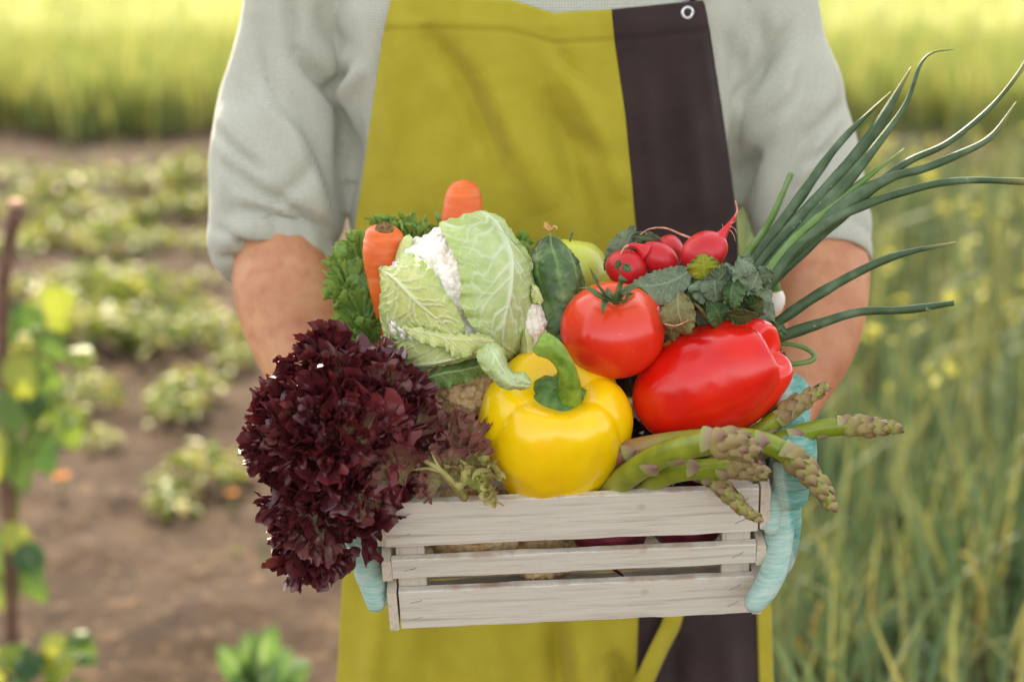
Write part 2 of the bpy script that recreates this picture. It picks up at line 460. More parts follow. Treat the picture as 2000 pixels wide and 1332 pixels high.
# red pepper: lies on its side, blossom end to the right
rc = P(1383, 747, 1.700)
raxis = nrm(-RGT * 0.82 - UPV * 0.42 + FWD * 0.38)
rp, ra, rs_, rb_ = pepper('red_bell_pepper', 'large glossy red bell pepper lying on its side over the asparagus', rc, raxis, UPV * 1.0 - FWD * 0.1, 0.0530, 0.0730,
    [(R(-92), R(84), 1.0), (R(40), R(66), 1.0), (R(150), R(62), 1.0)], MAT['rpep'], shoulder=0.3, groove=0.20, tipdim=0.30, seed=8, taper=0.97, blk=.78, gm=.15)

# ------------------------------------------------------------------ tomato
m = N('tomato_skin')
zz = m.n('ShaderNodeTexCoord'); se = m.n('ShaderNodeSeparateXYZ'); m.l(zz.outputs['Object'], se.inputs[0])
c0 = m.ramp(m.noise(20, 3), [(0.3, lin(214, 36, 16)), (0.7, lin(232, 54, 24))])
m.color(m.mix(m.math('MULTIPLY', m.attr('shoulder'), 0.75), c0, lin(232, 92, 40)))
m.color(m.mix(m.ramp(m.noise(420, 1), [(.78, (0, 0, 0, 1)), (.82, (.6, .6, .6, 1))]), m.c, lin(240, 170, 110))); m.rough(0.25, 0.5, 0.15); m.sss(0.25, (1, .2, .06), 0.006); m.bump(m.noise(900, 2), .05, .0002); MAT['tom'] = m.m
tc = P(1197, 645, 1.695); tax = nrm(UPV * 0.86 - FWD * 0.50 + RGT * 0.02); tsd = RGT - tax * (RGT @ tax); tsd = nrm(tsd); tbi = np.cross(tax, tsd)
n_, m_ = 80, 140
ph = np.linspace(0, math.pi, n_)[:, None]; th = np.linspace(0, 2 * math.pi, m_, endpoint=False)[None, :]
RT = 103 * K * 1.695
pr = np.sin(ph) ** 0.9
rib = 1 - 0.035 * (np.cos(5 * th + .6) * .6 + .4 * np.cos(8 * th + 2)) * np.clip(np.cos(ph) + 0.35, 0, 1)
rr = RT * pr * rib
hh = RT * 0.86 * np.cos(ph) - RT * 0.20 * np.exp(-(rr / RT / 0.26) ** 2) * (np.cos(ph) > 0) + RT * .06 * np.exp(-(rr / RT / 0.3) ** 2) * (np.cos(ph) < 0) + 0 * th
V = tc + hh[..., None] * tax + (rr * np.cos(th))[..., None] * tsd + (rr * np.sin(th))[..., None] * tbi
V = V + (fbm(V * 18, 2, 5) * 0.0012)[..., None] * nrm(V - tc)
tom = thing('tomato', 'round ripe red tomato with green calyx beside the cucumber', 'tomato', tc - np.array([0, 0, RT]))
g = G(); g.grid(V, cv=True, shoulder=np.clip(np.cos(ph) * 1.9 - 0.95, 0, 1) + 0 * th); obj('skin', g, MAT['tom'], tom, recalc=True)
MAT['sepal'] = m_stem('tomato_sepal', lin(58, 72, 34), lin(92, 104, 58), lin(128, 132, 84))
tb = tc + tax * RT * 0.70
def sepal(pts, wid):
    p = P3(spl(pts, 26)); n = len(p); s = np.linspace(0, 1, n)
    T = nrm(np.gradient(p, axis=0)); up = nrm(tax + 0 * T); sd = nrm(np.cross(T, up)); nn = np.cross(sd, T)
    ww = wid * np.sin(np.clip(s * 0.86 + 0.14, 0, 1) * math.pi) ** 0.8 * (1 - s * 0.35)
    c = np.linspace(-1, 1, 7)
    A = p[:, None] + (ww[:, None] * c[None, :])[..., None] * sd[:, None] + ((ww[:, None] * (c[None, :] ** 2) * 0.7))[..., None] * nn[:, None]
    g = G(); g.grid(A); obj('sepal', g, MAT['sepal'], tom, solid=0.0008)
for pts, wd in [
    ([(1205, 590, 1.652), (1180, 575, 1.648), (1164, 552, 1.640), (1152, 522, 1.638)], .0034),
    ([(1200, 592, 1.652), (1172, 582, 1.648), (1150, 566, 1.655), (1130, 563, 1.664)], .0042),
    ([(1202, 592, 1.652), (1185, 590, 1.645), (1178, 605, 1.640), (1178, 614, 1.640)], .0034),
    ([(1208, 592, 1.652), (1222, 590, 1.645), (1232, 574, 1.640), (1213, 574, 1.636)], .0042),
    ([(1210, 588, 1.652), (1225, 570, 1.650), (1245, 562, 1.654), (1266, 574, 1.662)], .0038),
    ([(1205, 584, 1.656), (1215, 572, 1.662), (1232, 560, 1.674), (1244, 560, 1.682)], .0036),
    ([(1200, 586, 1.656), (1190, 574, 1.662), (1186, 562, 1.672)], .0034)]:
    sepal(pts, wd)
g = G(); sp = spl([(1203, 592, 1.654), (1206, 572, 1.648), (1214, 548, 1.642), (1217, 543, 1.641)], 16)
g.tube(P3(sp), np.interp(np.linspace(0, 1, 16), [0, .2, .8, 1], [8, 5.5, 5.5, 8.5]) * K * 1.65, 12, fn=lambda s, th: 1 + .08 * np.cos(3 * th)); obj('stalk', g, MAT['sepal'], tom)

# ------------------------------------------------------------------ cucumber, apple
m = N('cucumber_skin')
c0 = m.ramp(m.noise(60, 5), [(0.3, lin(44, 66, 34)), (0.52, lin(76, 102, 54)), (0.72, lin(124, 144, 90))])
m.color(m.mix(m.attr('stripe'), c0, lin(150, 172, 84))); m.rough(0.42, 0.4); m.bump(m.noise(500, 3), .3, .0006); MAT['cuc'] = m.m
sp = spl([(1074, 458, 1.745), (1076, 500, 1.738), (1088, 560, 1.732), (1100, 640, 1.730), (1112, 740, 1.735)], 150)
s = np.linspace(0, 1, 150); rp_ = 53 * np.clip(np.sin(np.clip(s / 0.32, 0, 1) * math.pi / 2), 0, 1) ** 0.62 * (1 - 0.0 * s) + 1
g = G(); g.tube(P3(sp), rp_ * K * 1.735, 120, fn=lambda s_, th: 1 + 0.02 * np.cos(3 * th + .5))
Vc = g.arr(); F1 = cell(Vc * 115, 3); ctr = P3(sp).repeat(120, 0)
bmp = np.clip(0.42 - F1, 0, 1) ** 1.0 * 0.0065 + fbm(Vc * 90, 2, 4) * 0.0006
Vc2 = Vc + bmp[:, None] * nrm(Vc - ctr); g.v = [Vc2]
thc = np.tile(np.linspace(0, 2 * math.pi, 120, endpoint=False), 150); sc_ = s.repeat(120)
stripe = np.clip(np.cos(thc * 8 + 3 * vnoise(Vc * 25, 2)) * 6 - 4.9, 0, 1) * np.clip(1 - sc_ / 0.6, 0, 1) * 0.5 + np.clip(.05 - sc_, 0, .05) * 12
g.at['stripe'] = [(0, stripe)]
cuc = thing('cucumber', 'bumpy dark green cucumber standing upright with dried blossom tip', 'cucumber', P(1112, 740, 1.735))
obj('skin', g, MAT['cuc'], cuc, recalc=True)
MAT['dryfl'] = m_simple('dried_blossom', lin(190, 130, 60), lin(232, 196, 130), 300, .8, .2, trans=.2)
g = G(); rnd = random.Random(4)
g.tube(P3(spl([(1074, 462, 1.745), (1073, 450, 1.745), (1070, 440, 1.745)], 8)), [.0022, .0018, .0016, .0014, .0013, .0013, .0012, .001], 8)
for k in range(9):
    a = rnd.uniform(-1.6, 1.6); l = rnd.uniform(9, 22)
    g.tube(P3(spl([(1073, 454 - rnd.uniform(0, 6), 1.744), (1073 + l * .6 * math.sin(a), 452 - l * .5, 1.743 + rnd.uniform(-.004, .004)), (1073 + l * math.sin(a) * .8, 452 - l * math.cos(a) - rnd.uniform(-3, 3), 1.744)], 7)), [.0012, .0016, .0016, .0013, .0011, .0008, .0004], 6)
obj('dried_blossom', g, MAT['dryfl'], cuc)
m = N('apple_skin'); m.color(m.ramp(m.noise(9, 4), [(0.3, lin(196, 206, 64)), (0.7, lin(226, 224, 110))])); m.rough(0.3, .5, .2); m.sss(.15, (1, .9, .3), .006)
MAT['apple'] = m.m
def lathe(center, ax, prof, seg=64, fn=None):
    ax = nrm(ax); sd = nrm(np.cross(ax, [0.3, 1, 0.2])); bi = np.cross(ax, sd)
    prof = np.asarray(prof, float); th = np.linspace(0, 2 * math.pi, seg, endpoint=False)
    r = prof[:, 0][:, None] * np.ones((1, seg)); h = prof[:, 1][:, None] * np.ones((1, seg))
    if fn is not None: r = r * fn(np.linspace(0, 1, len(prof))[:, None], th[None, :])
    return center + h[..., None] * ax + (r * np.cos(th))[..., None] * sd + (r * np.sin(th))[..., None] * bi
def ball_prof(a, b, dimple_t=0, dimple_b=0, n=40):
    ph = np.linspace(0, math.pi, n); r = a * np.sin(ph); h = b * np.cos(ph)
    h = h - dimple_t * np.exp(-(r / (a * .3)) ** 2) * (h > 0) + dimple_b * np.exp(-(r / (a * .3)) ** 2) * (h < 0)
    return np.stack([r + 1e-5, h], 1)
ac = P(1112, 538, 1.805)
g = G(); g.grid(lathe(ac, UPV * .95 - FWD * .1 + RGT * .1, ball_prof(.0385, .0365, .008, .006), fn=lambda s, t: 1 + .02 * np.cos(5 * t)), cv=True)
ap = thing('apple', 'pale yellow-green apple half hidden behind the cucumber', 'apple', ac - [0, 0, .036]); obj('skin', g, MAT['apple'], ap, recalc=True)
g = G(); g.tube(ac + np.array([[0, .006, .028], [.001, .007, .034], [.003, .008, .039]]), [.0012, .001, .0014], 8); obj('stalk', g, MAT['sepal'], ap)

# ------------------------------------------------------------------ carrots
m = N('carrot_skin'); v = m.coord((10, 10, 90))
c0 = m.ramp(m.noise(30, 4), [(0.3, lin(206, 84, 24)), (0.6, lin(226, 108, 40)), (0.85, lin(238, 148, 84))])
m.color(m.mix(m.ramp(m.noise(2.4, 5, v), [(0.52, (0, 0, 0, 1)), (0.75, (.38, .38, .38, 1))]), c0, lin(240, 170, 120)))
m.rough(0.45, .4); m.bump(m.noise(2, 4, v), .4, .001); m.sss(.15, (1, .4, .1), .004); MAT['car'] = m.m
def carrot(label, pts, rpx, crown):
    sp = spl(pts, 90); s = np.linspace(0, 1, 90)
    rr = np.interp(s, *rpx) * K * sp[:, 2]
    g = G(); g.tube(P3(sp), rr, 40, fn=lambda s_, th: 1 + 0.018 * vnoise(np.stack(np.broadcast_arrays(s_ * 40, np.cos(th) * .8, np.sin(th) * .8), -1), 3) + .02 * np.cos(2 * th + 7 * s_))
    t = thing('carrot', label, 'carrot', P3(sp)[-1], 'carrots'); obj('root', g, MAT['car'], t, recalc=True)
    if crown:
        c = P3(sp)[0]; ax = nrm(P3(sp)[0] - P3(sp)[6]); g = G()
        rn = random.Random(5)
        g.grid(lathe(c + ax * .0012 - FWD * .002, nrm(ax - FWD * .5), [(.0085, -.001), (.0068, .0010), (.0045, .0006), (.003, .0022), (.0001, .0026)], 20), cv=True)
        for k in range(10):
            a = rn.uniform(0, 6.28); r_ = rn.uniform(.001, .006); d = np.array([math.cos(a), math.sin(a), 0]) * r_
            g.tube([c + d, c + d + ax * rn.uniform(.001, .0032)], [.0011, .0008], 5)
        obj('crown', g, MAT['dryc'], t)
    return t
MAT['dryc'] = m_simple('carrot_crown', lin(92, 70, 40), lin(140, 112, 70), 300, .8, .2)
carrot('orange carrot with cut brown crown standing left of the cauliflower', [(751, 448, 1.734), (750, 468, 1.738), (752, 520, 1.74), (762, 600, 1.75), (775, 690, 1.77)], ([0, .03, .09, .2, .5, 1], [24, 35, 40, 42, 36, 22]), True)
carrot('rounded orange carrot tip poking up behind the cauliflower', [(907, 352, 1.80), (906, 375, 1.80), (902, 430, 1.80), (898, 520, 1.81), (895, 600, 1.83)], ([0, .02, .06, .14, .3, 1], [6, 20, 30, 36, 40, 44]), False)

# ------------------------------------------------------------------ leaf builders
def leaf_grid(mid, left, right, n=70, m=26, bulge=0.0, ruffle=0.0, rf=9, seed=0, conform=None, teeth=0.0):
    """mid/left/right: lists of (u, v, depth); returns vertex grid and the t, s, vein attributes."""
    M_, L_, R_ = spl(mid, n), spl(left, n), spl(right, n)
    rows = []; tt = np.concatenate([np.linspace(-1, 0, m)[:-1], np.linspace(0, 1, m)])
    s = np.linspace(0, 1, n)
    A = np.zeros((n, len(tt), 3))
    for j, t in enumerate(tt):
        E = L_ if t < 0 else R_; a = abs(t)
        tz = teeth * (1.1 * vnoise(np.stack([s * 38, s * 0 + t, s * 0], -1), seed) + .7 * vnoise(np.stack([s * 75, s * 0 + t, s * 0], -1), seed + 1)) if a > 0.97 else 0
        A[:, j] = M_ * (1 - a)[..., None] + E * a if False else M_ * (1 - a) + E * a
        if teeth: A[:, j, :2] += (nrm(E[:, :2] - M_[:, :2]) * np.asarray(tz)[..., None]) if np.ndim(tz) else 0
    T, Sg = np.meshgrid(tt, s); aT = np.abs(T)
    if conform is not None: A[..., 2] = conform(A[..., 0], A[..., 1]) + A[..., 2]
    A[..., 2] -= bulge * np.sin(aT * math.pi) 
    ph_ = rf * Sg * 2 * math.pi + 2.2 * vnoise(np.stack([Sg * 9, T * 0 + np.sign(T), T * 0], -1), seed)
    A[..., 2] += ruffle * aT ** 3 * np.sin(ph_) * np.sin(np.clip(Sg * 1.1, 0, 1) * math.pi) ** .4
    wob = ruffle * 0.3 / (K * 1.7) * aT ** 4 * np.cos(ph_ * 1.7 + 1)
    A[..., 1] += wob; A[..., 0] += wob * .6
    # veins: side veins leave the midrib at an angle and branch
    vein = np.clip(1 - aT / (0.105 * (1.15 - Sg)), 0, 1) ** .6
    wn = vnoise(np.stack([Sg * 5, T * 4, T * 0], -1), seed + 9) * 0.045 + vnoise(np.stack([Sg * 17, T * 11, T * 0], -1), seed + 19) * 0.012
    for k in range(9):
        for sg in (-1, 1):
            s0 = 0.02 + k * 0.115 + (0.045 if sg > 0 else 0) + .03 * math.sin(k * 2.7 + seed + sg)
            sv = s0 + aT * 0.22 + 0.10 * aT ** 2
            dist = np.abs(Sg + wn - sv)
            vein = np.maximum(vein, np.where(np.sign(T) == sg, np.clip(1 - dist / (0.016 * (1.25 - aT)), 0, 1) * (1.0 - 0.35 * aT), 0))
            for b0 in (.35, .6):
                sv2 = s0 + b0 * .22 - (aT - b0) * 0.10
                d2 = np.abs(Sg + wn - sv2)
                vein = np.maximum(vein, np.where((np.sign(T) == sg) & (aT > b0), np.clip(1 - d2 / 0.009, 0, 1) * 0.55, 0))
    return A, aT, Sg, vein
def leaf_obj(name, mat, parent, mid, left, right, n=70, m=26, solid=0.0007, veind=0.0006, crink=0.0, **kw):
    A, t, s, vein = leaf_grid(mid, left, right, n, m, **kw)
    V = P3(A)
    nv = nrm(np.cross(np.gradient(V, axis=0), np.gradient(V, axis=1)))
    nv = nv * np.sign(-(nv @ FWD))[..., None]
    V = V + (vein * veind)[..., None] * nv
    if crink: V = V + (crink * fbm(V * 130, 2, kw.get('seed', 0)))[..., None] * nv * (1 - vein)[..., None]
    g = G(); g.grid(V, t=t, s=s, vein=vein)
    return obj(name, g, mat, parent, solid=solid)

def m_leaf(name, inner, outer, veinc, edge=None, rough=0.5, trans=0.25, spec=0.4, bump=.3, ns=70, netsc=190):
    m = N(name)
    c = m.ramp(m.noise(ns, 4), [(0.3, inner), (0.7, outer)])
    if edge is not None: c = m.mix(m.ramp(m.attr('t'), [(0.55, (0, 0, 0, 1)), (1.0, (1, 1, 1, 1))]), c, edge)
    c = m.mix(m.math('MULTIPLY', m.attr('vein'), 0.85), c, veinc)
    vo = m.n('ShaderNodeTexVoronoi', feature='DISTANCE_TO_EDGE'); vo.inputs['Scale'].default_value = netsc
    m.l(m.mix(.35, m.coord(), m.n('ShaderNodeTexNoise').outputs['Color']) if False else m.coord(), vo.inputs['Vector'])
    net = m.ramp(vo.outputs['Distance'], [(0.0, (1, 1, 1, 1)), (.09, (0, 0, 0, 1))])
    c = m.mix(m.math('MULTIPLY', net, .14), c, veinc)
    cushion = m.ramp(vo.outputs['Distance'], [(0.0, (0, 0, 0, 1)), (.35, (1, 1, 1, 1))])
    m.color(c); m.rough(rough, spec); m.bump(m.math('ADD', m.noise(260, 4), m.math('MULTIPLY', cushion, .5)), bump + .05, .0012); m.translucent(trans, (1, 1, .7, 1)); return m.m

# ------------------------------------------------------------------ cauliflower
HC = P(892, 590, 1.725); HR = 0.0655
def on_head(off):
    def f(u, v):
        r2 = ((u - 892) ** 2 + (v - 588) ** 2) * (K * 1.69) ** 2
        return 1.725 - np.sqrt(np.clip((HR + off) ** 2 - r2, 0.00010, 1)) 
    return f
m = N('cauliflower_curd'); m.color(m.ramp(m.noise(60, 5), [(0.25, lin(234, 218, 190)), (0.5, lin(246, 238, 222)), (0.75, lin(252, 246, 238))]))
m.rough(.7, .25); m.bump(m.noise(700, 4), .7, .0012); m.sss(.25, (1, .85, .7), .004); MAT['curd'] = m.m
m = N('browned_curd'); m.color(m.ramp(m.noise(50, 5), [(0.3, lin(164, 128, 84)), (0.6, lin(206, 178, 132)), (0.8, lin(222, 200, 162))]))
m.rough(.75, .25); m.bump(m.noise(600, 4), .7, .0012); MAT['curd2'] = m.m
MAT['cleaf'] = m_leaf('cauliflower_leaf', lin(178, 198, 118), lin(206, 218, 152), lin(232, 238, 208), lin(184, 202, 108), .40, .22, .5)
MAT['cleafy'] = m_leaf('cauliflower_inner_leaf', lin(206, 212, 116), lin(224, 228, 148), lin(236, 240, 198), lin(184, 202, 110), .45, .22)
MAT['cleafd'] = m_leaf('cauliflower_dark_leaf', lin(92, 122, 56), lin(122, 148, 76), lin(168, 184, 120), None, .5, .2)
cf = thing('cauliflower', 'white cauliflower wrapped in pale green veined leaves, largest of the heads', 'cauliflower', HC - [0, 0, HR])
def curd(parent, c, rx, ry, rz, mat, scale=1.0, seed=0, n=150):
    ph = np.linspace(0.001, math.pi - .001, n)[:, None]; th = np.linspace(0, 2 * math.pi, int(n * 1.6), endpoint=False)[None, :]
    D = np.stack([np.sin(ph) * np.cos(th), np.sin(ph) * np.sin(th), np.cos(ph) + 0 * th], -1)
    base = D * np.array([rx, ry, rz])
    b1 = np.clip(1 - cell(base * 58 * scale, seed) ** 2 * 1.1, 0, 1); b2 = np.clip(1 - cell(base * 150 * scale, seed + 1) ** 2 * 1.1, 0, 1); b3 = np.clip(1 - cell(base * 330 * scale, seed + 2) ** 2, 0, 1)
    V = c + base + D * ((b1 - .5) * .008 + (b2 - .5) * .0055 + (b3 - .5) * .0022)[..., None] / scale ** .5
    g = G(); g.grid(V, cv=True); return obj('curd', g, mat, parent, recalc=True)
curd(cf, HC, HR - .0035, HR - .0035, HR - .0035, MAT['curd'], .9, 2, 300)
oh = on_head
Z = lambda l, z=0.0: [(a[0], a[1], a[2] if len(a) > 2 else z) for a in l]
# right outer leaf
leaf_obj('leaf', MAT['cleaf'], cf, Z([(938, 413, .012), (975, 440, 0), (999, 500), (997, 570), (984, 630), (984, 685), (1028, 718, -.004)]),
    Z([(930, 413, .012), (895, 424, .004), (862, 437), (868, 462), (892, 508), (899, 560), (902, 602), (925, 640), (965, 690), (1020, 716, -.004)]),
    Z([(946, 412, .012), (980, 426, .004), (1006, 462, .0), (1034, 500, .006), (1050, 556, .012), (1047, 608, .012), (1024, 648, .0), (1024, 695, -.004), (1030, 718, -.004)]),
    150, 46, conform=oh(.006), bulge=.0, ruffle=.0022, rf=11, seed=2, teeth=1.6, veind=.0013, crink=.0004)
# left inner leaf
leaf_obj('leaf', MAT['cleafy'], cf, Z([(741, 523, .0), (775, 548, -.004), (815, 590, -.004), (852, 622), (892, 655, -.002)]),
    Z([(743, 520, .0), (775, 521, -.001), (786, 496, .0), (812, 500), (848, 530), (864, 560), (886, 592), (900, 618), (906, 640), (896, 655, -.002)]),
    Z([(741, 525, .004), (744, 560, .012), (742, 605, .016), (752, 630, .012), (790, 642, .004), (840, 652), (892, 657, -.002)]),
    120, 40, conform=oh(.0055), ruffle=.0016, rf=8, seed=5, teeth=1.2, veind=.0016, crink=.0004, bulge=.002)
# far left leaf rim
leaf_obj('leaf', MAT['cleaf'], cf, Z([(752, 545, .01), (756, 600, .004), (766, 650, .0), (785, 668, 0)]),
    Z([(747, 548, .016), (741, 600, .02), (746, 640, .014), (765, 672, .006)]),
    Z([(756, 545, .004), (778, 600, 0), (790, 640, 0), (795, 664, 0)]), 60, 20, conform=oh(.002), ruffle=.002, rf=6, seed=6, crink=.001)
# lower boat-shaped leaf
leaf_obj('leaf', MAT['cleafy'], cf, Z([(748, 656, .004), (757, 692, -.006), (800, 712, -.010), (862, 706, -.010), (920, 690, -.008), (962, 672, -.004)]),
    Z([(750, 652, .010), (775, 668, .012), (815, 662, .010), (860, 664, .010), (915, 668, .006), (960, 668, .0)]),
    Z([(747, 660, .006), (752, 700, 0.0), (800, 722, -.002), (865, 714, -.002), (925, 698, -.002), (965, 676, 0)]),
    110, 30, conform=oh(.008), ruffle=.0012, rf=7, seed=9, teeth=1.0, veind=.0022, bulge=-.002)
# pale frilled fold lying over its upper edge
leaf_obj('leaf', MAT['cleafy'], cf, Z([(786, 640, 0), (830, 650, -.003), (880, 662, -.004), (925, 664, -.004), (965, 668, -.003)]),
    Z([(784, 636, 0), (830, 640, 0), (880, 650, 0), (930, 652, 0), (968, 662, 0)]),
    Z([(790, 646, 0), (812, 664, -.006), (842, 676, -.008), (866, 680, -.008), (890, 700, -.010), (925, 690, -.008), (965, 674, -.004)]),
    110, 22, conform=oh(.010), ruffle=.0034, rf=8, seed=12, teeth=3.0, veind=.0008)
# drooping leaf over the pepper
leaf_obj('leaf', MAT['cleaf'], cf, [(955, 670, 1.648), (970, 700, 1.634), (990, 732, 1.630), (1010, 748, 1.628), (1036, 752, 1.630)],
    [(948, 672, 1.650), (930, 690, 1.648), (940, 715, 1.640), (962, 742, 1.636), (990, 760, 1.634), (1034, 758, 1.632)],
    [(966, 668, 1.648), (984, 684, 1.650), (990, 708, 1.644), (1005, 728, 1.640), (1026, 728, 1.634), (1038, 748, 1.632)],
    90, 26, ruffle=.0018, rf=4, seed=14, teeth=1.6, veind=.001, bulge=.004, crink=.0004)
# darker leaf below
leaf_obj('leaf', MAT['cleafd'], cf, [(836, 738, 1.672), (870, 728, 1.668), (910, 722, 1.668), (945, 712, 1.672)],
    [(836, 734, 1.676), (860, 712, 1.680), (905, 700, 1.684), (945, 700, 1.684)],
    [(834, 742, 1.676), (860, 756, 1.672), (905, 748, 1.674), (948, 728, 1.676)], 60, 20, ruffle=.003, rf=4, seed=15, teeth=1.5)
# small leaf tips at the right and left shoulders
leaf_obj('leaf', MAT['cleafy'], cf, [(1040, 560, 1.700), (1052, 575, 1.698), (1060, 590, 1.700)],
    [(1038, 556, 1.702), (1050, 560, 1.702), (1061, 586, 1.702)], [(1036, 570, 1.702), (1042, 592, 1.700), (1058, 594, 1.702)], 30, 12, ruffle=.003, rf=3, seed=16)
leaf_obj('leaf', MAT['cleafy'], cf, [(772, 540, 1.720), (778, 510, 1.715), (792, 470, 1.715), (802, 462, 1.72)],
    [(770, 535, 1.725), (772, 505, 1.722), (786, 468, 1.722), (800, 458, 1.725)], [(790, 535, 1.715), (796, 505, 1.71), (804, 480, 1.71), (806, 464, 1.715)], 30, 12, seed=17)
curd(cf, P(1036, 650, 1.715), .013, .016, .024, MAT['curd'], 1.15, 7, 90)
leaf_obj('leaf', MAT['cleafy'], cf, [(1026, 640, 1.690), (1030, 670, 1.686), (1032, 704, 1.690)],
    [(1018, 645, 1.696), (1019, 680, 1.694), (1026, 706, 1.694)], [(1038, 660, 1.690), (1042, 684, 1.690), (1038, 706, 1.694)], 30, 12, seed=19)
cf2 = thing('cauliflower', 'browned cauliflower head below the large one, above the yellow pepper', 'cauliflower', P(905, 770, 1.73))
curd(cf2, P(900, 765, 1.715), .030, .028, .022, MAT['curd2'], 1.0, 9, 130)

# ------------------------------------------------------------------ ruffled lettuce leaves
def frill(g, B, T, Nn, spread, A, seed, na=150, nr=26, curl=0.35, teeth=.06, wfac=1.0, ff=1.0):
    """Fan-shaped leaf with a hyperbolic ruffled margin; B base, T tip centre, Nn facing."""
    B = np.asarray(B, float); T = np.asarray(T, float); d = T - B; L = np.linalg.norm(d); d = d / L
    Nn = nrm(Nn - d * (Nn @ d)); sd = np.cross(d, Nn)
    a = np.linspace(-1, 1, na)[None, :]; r = np.linspace(0.02, 1, nr)[:, None]
    rs = np.random.RandomState(seed)
    ph = rs.uniform(0, 6.28, 8); f1 = rs.uniform(1.4, 2.1); f2 = rs.uniform(3.6, 5.2) * ff; f3 = rs.uniform(9, 12) * ff
    ang = a * spread * (0.75 + 0.25 * r)
    rad = L * r * (1 - 0.16 * np.abs(a) ** 2.5)
    tooth = vnoise(np.stack(np.broadcast_arrays(a * 34, r * 0, r * 0 + seed), -1), seed) + .5 * vnoise(np.stack(np.broadcast_arrays(a * 70, r * 0, r * 0 + seed), -1), seed + 2)
    lob = vnoise(np.stack(np.broadcast_arrays(a * 6, r * 0, r * 0 + seed), -1), seed + 4)
    rad = rad * (1 + teeth * tooth * np.clip((r - .8) / .2, 0, 1) ** 1.5 + .16 * lob * r ** 3)
    pa = a * math.pi
    p2 = f2 * pa + ph[1] + 1.0 * np.sin(2.3 * pa + ph[5]); p3 = f3 * pa + ph[2] + .9 * np.sin(4 * pa + ph[6])
    nz = A * (r ** 1.5 * .75 * np.sin(f1 * pa + ph[0]) + r ** 2.2 * .80 * np.sin(p2) + r ** 5 * .34 * np.sin(p3))
    tg = A * (r ** 2.5 * .75 * np.sin(2 * p2) * .6 + r ** 5 * .34 * np.cos(p3))
    rb = A * (r ** 3 * .35 * np.cos(p2 + ph[4]) + r ** 6 * .25 * np.sin(p3 + ph[3]))
    cz = curl * L * (r ** 3)
    ca, sa = np.cos(ang), np.sin(ang)
    rad2 = rad + rb - curl * .25 * L * r ** 6
    V = B + (rad2 * ca - tg * sa)[..., None] * d + (wfac * (rad2 * sa + tg * ca))[..., None] * sd + (nz + cz - 0.0 * r)[..., None] * Nn
    V = V + (fbm(V * 150, 2, seed) * A * .22)[..., None] * Nn + (fbm(V * 110 + 9, 2, seed + 3) * A * .2 * r ** 2)[..., None] * d
    vein = np.clip(1 - np.abs(a) / (.05 * (1.2 - r)), 0, 1) * (1 - r) + 0
    for k in (-.75, -.5, -.25, .25, .5, .75):
        vein = np.maximum(vein, np.clip(1 - np.abs(a - k * (0.3 + .7 * r)) / .02, 0, 1) * (1 - r * .8) * .6)
    g.grid(V, t=r + 0 * a, vein=vein + 0 * r, rnd=rs.uniform(0, 1)); return g
def m_frill(name, inner, mid, edge, e0=.35, e1=.8, rough=.38, trans=.15, spec=.5, vein=lin(150, 150, 90), noisec=None):
    m = N(name)
    tv = m.math('ADD', m.attr('t'), m.math('MULTIPLY', m.math('SUBTRACT', m.noise(70, 4), 0.5), 0.7))
    c = m.ramp(tv, [(e0 * .6, inner), (e0 + (e1 - e0) * .45, mid), (e1 + .1, edge)])
    c = m.mix(m.math('MULTIPLY', m.noise(26, 3), .5), c, mid)
    c = m.mix(m.math('MULTIPLY', m.attr('vein'), .7), c, vein)
    m.color(c); m.rough(rough, spec); m.bump(m.noise(330, 4), .35, .0009); m.translucent(trans, (1, .8, .6, 1)); return m.m
MAT['lred'] = m_frill('red_lettuce_leaf', lin(118, 92, 66), lin(112, 44, 46), lin(80, 26, 32), .25, .70, .40, .10, .7, lin(124, 80, 70))
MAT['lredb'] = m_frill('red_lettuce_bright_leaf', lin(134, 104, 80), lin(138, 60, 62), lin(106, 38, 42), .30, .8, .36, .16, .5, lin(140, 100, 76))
MAT['lmix'] = m_frill('red_green_lettuce_leaf', lin(176, 176, 116), lin(168, 128, 108), lin(136, 70, 76), .55, 1.05, .45, .2, .4, lin(160, 160, 96))
MAT['lgy'] = m_frill('yellow_green_frill', lin(172, 184, 92), lin(206, 212, 128), lin(170, 134, 96), .6, 1.05, .45, .25, .4, lin(190, 196, 130))
MAT['lgreen'] = m_frill('green_lettuce_leaf', lin(92, 128, 58), lin(118, 154, 70), lin(156, 184, 96), .4, .9, .42, .22, .4, lin(150, 176, 100))

rl = thing('red_lettuce', 'head of frilly dark burgundy lettuce spilling over the left end of the crate', 'lettuce', P(800, 960, 1.73))
rn = np.random.RandomState(11)
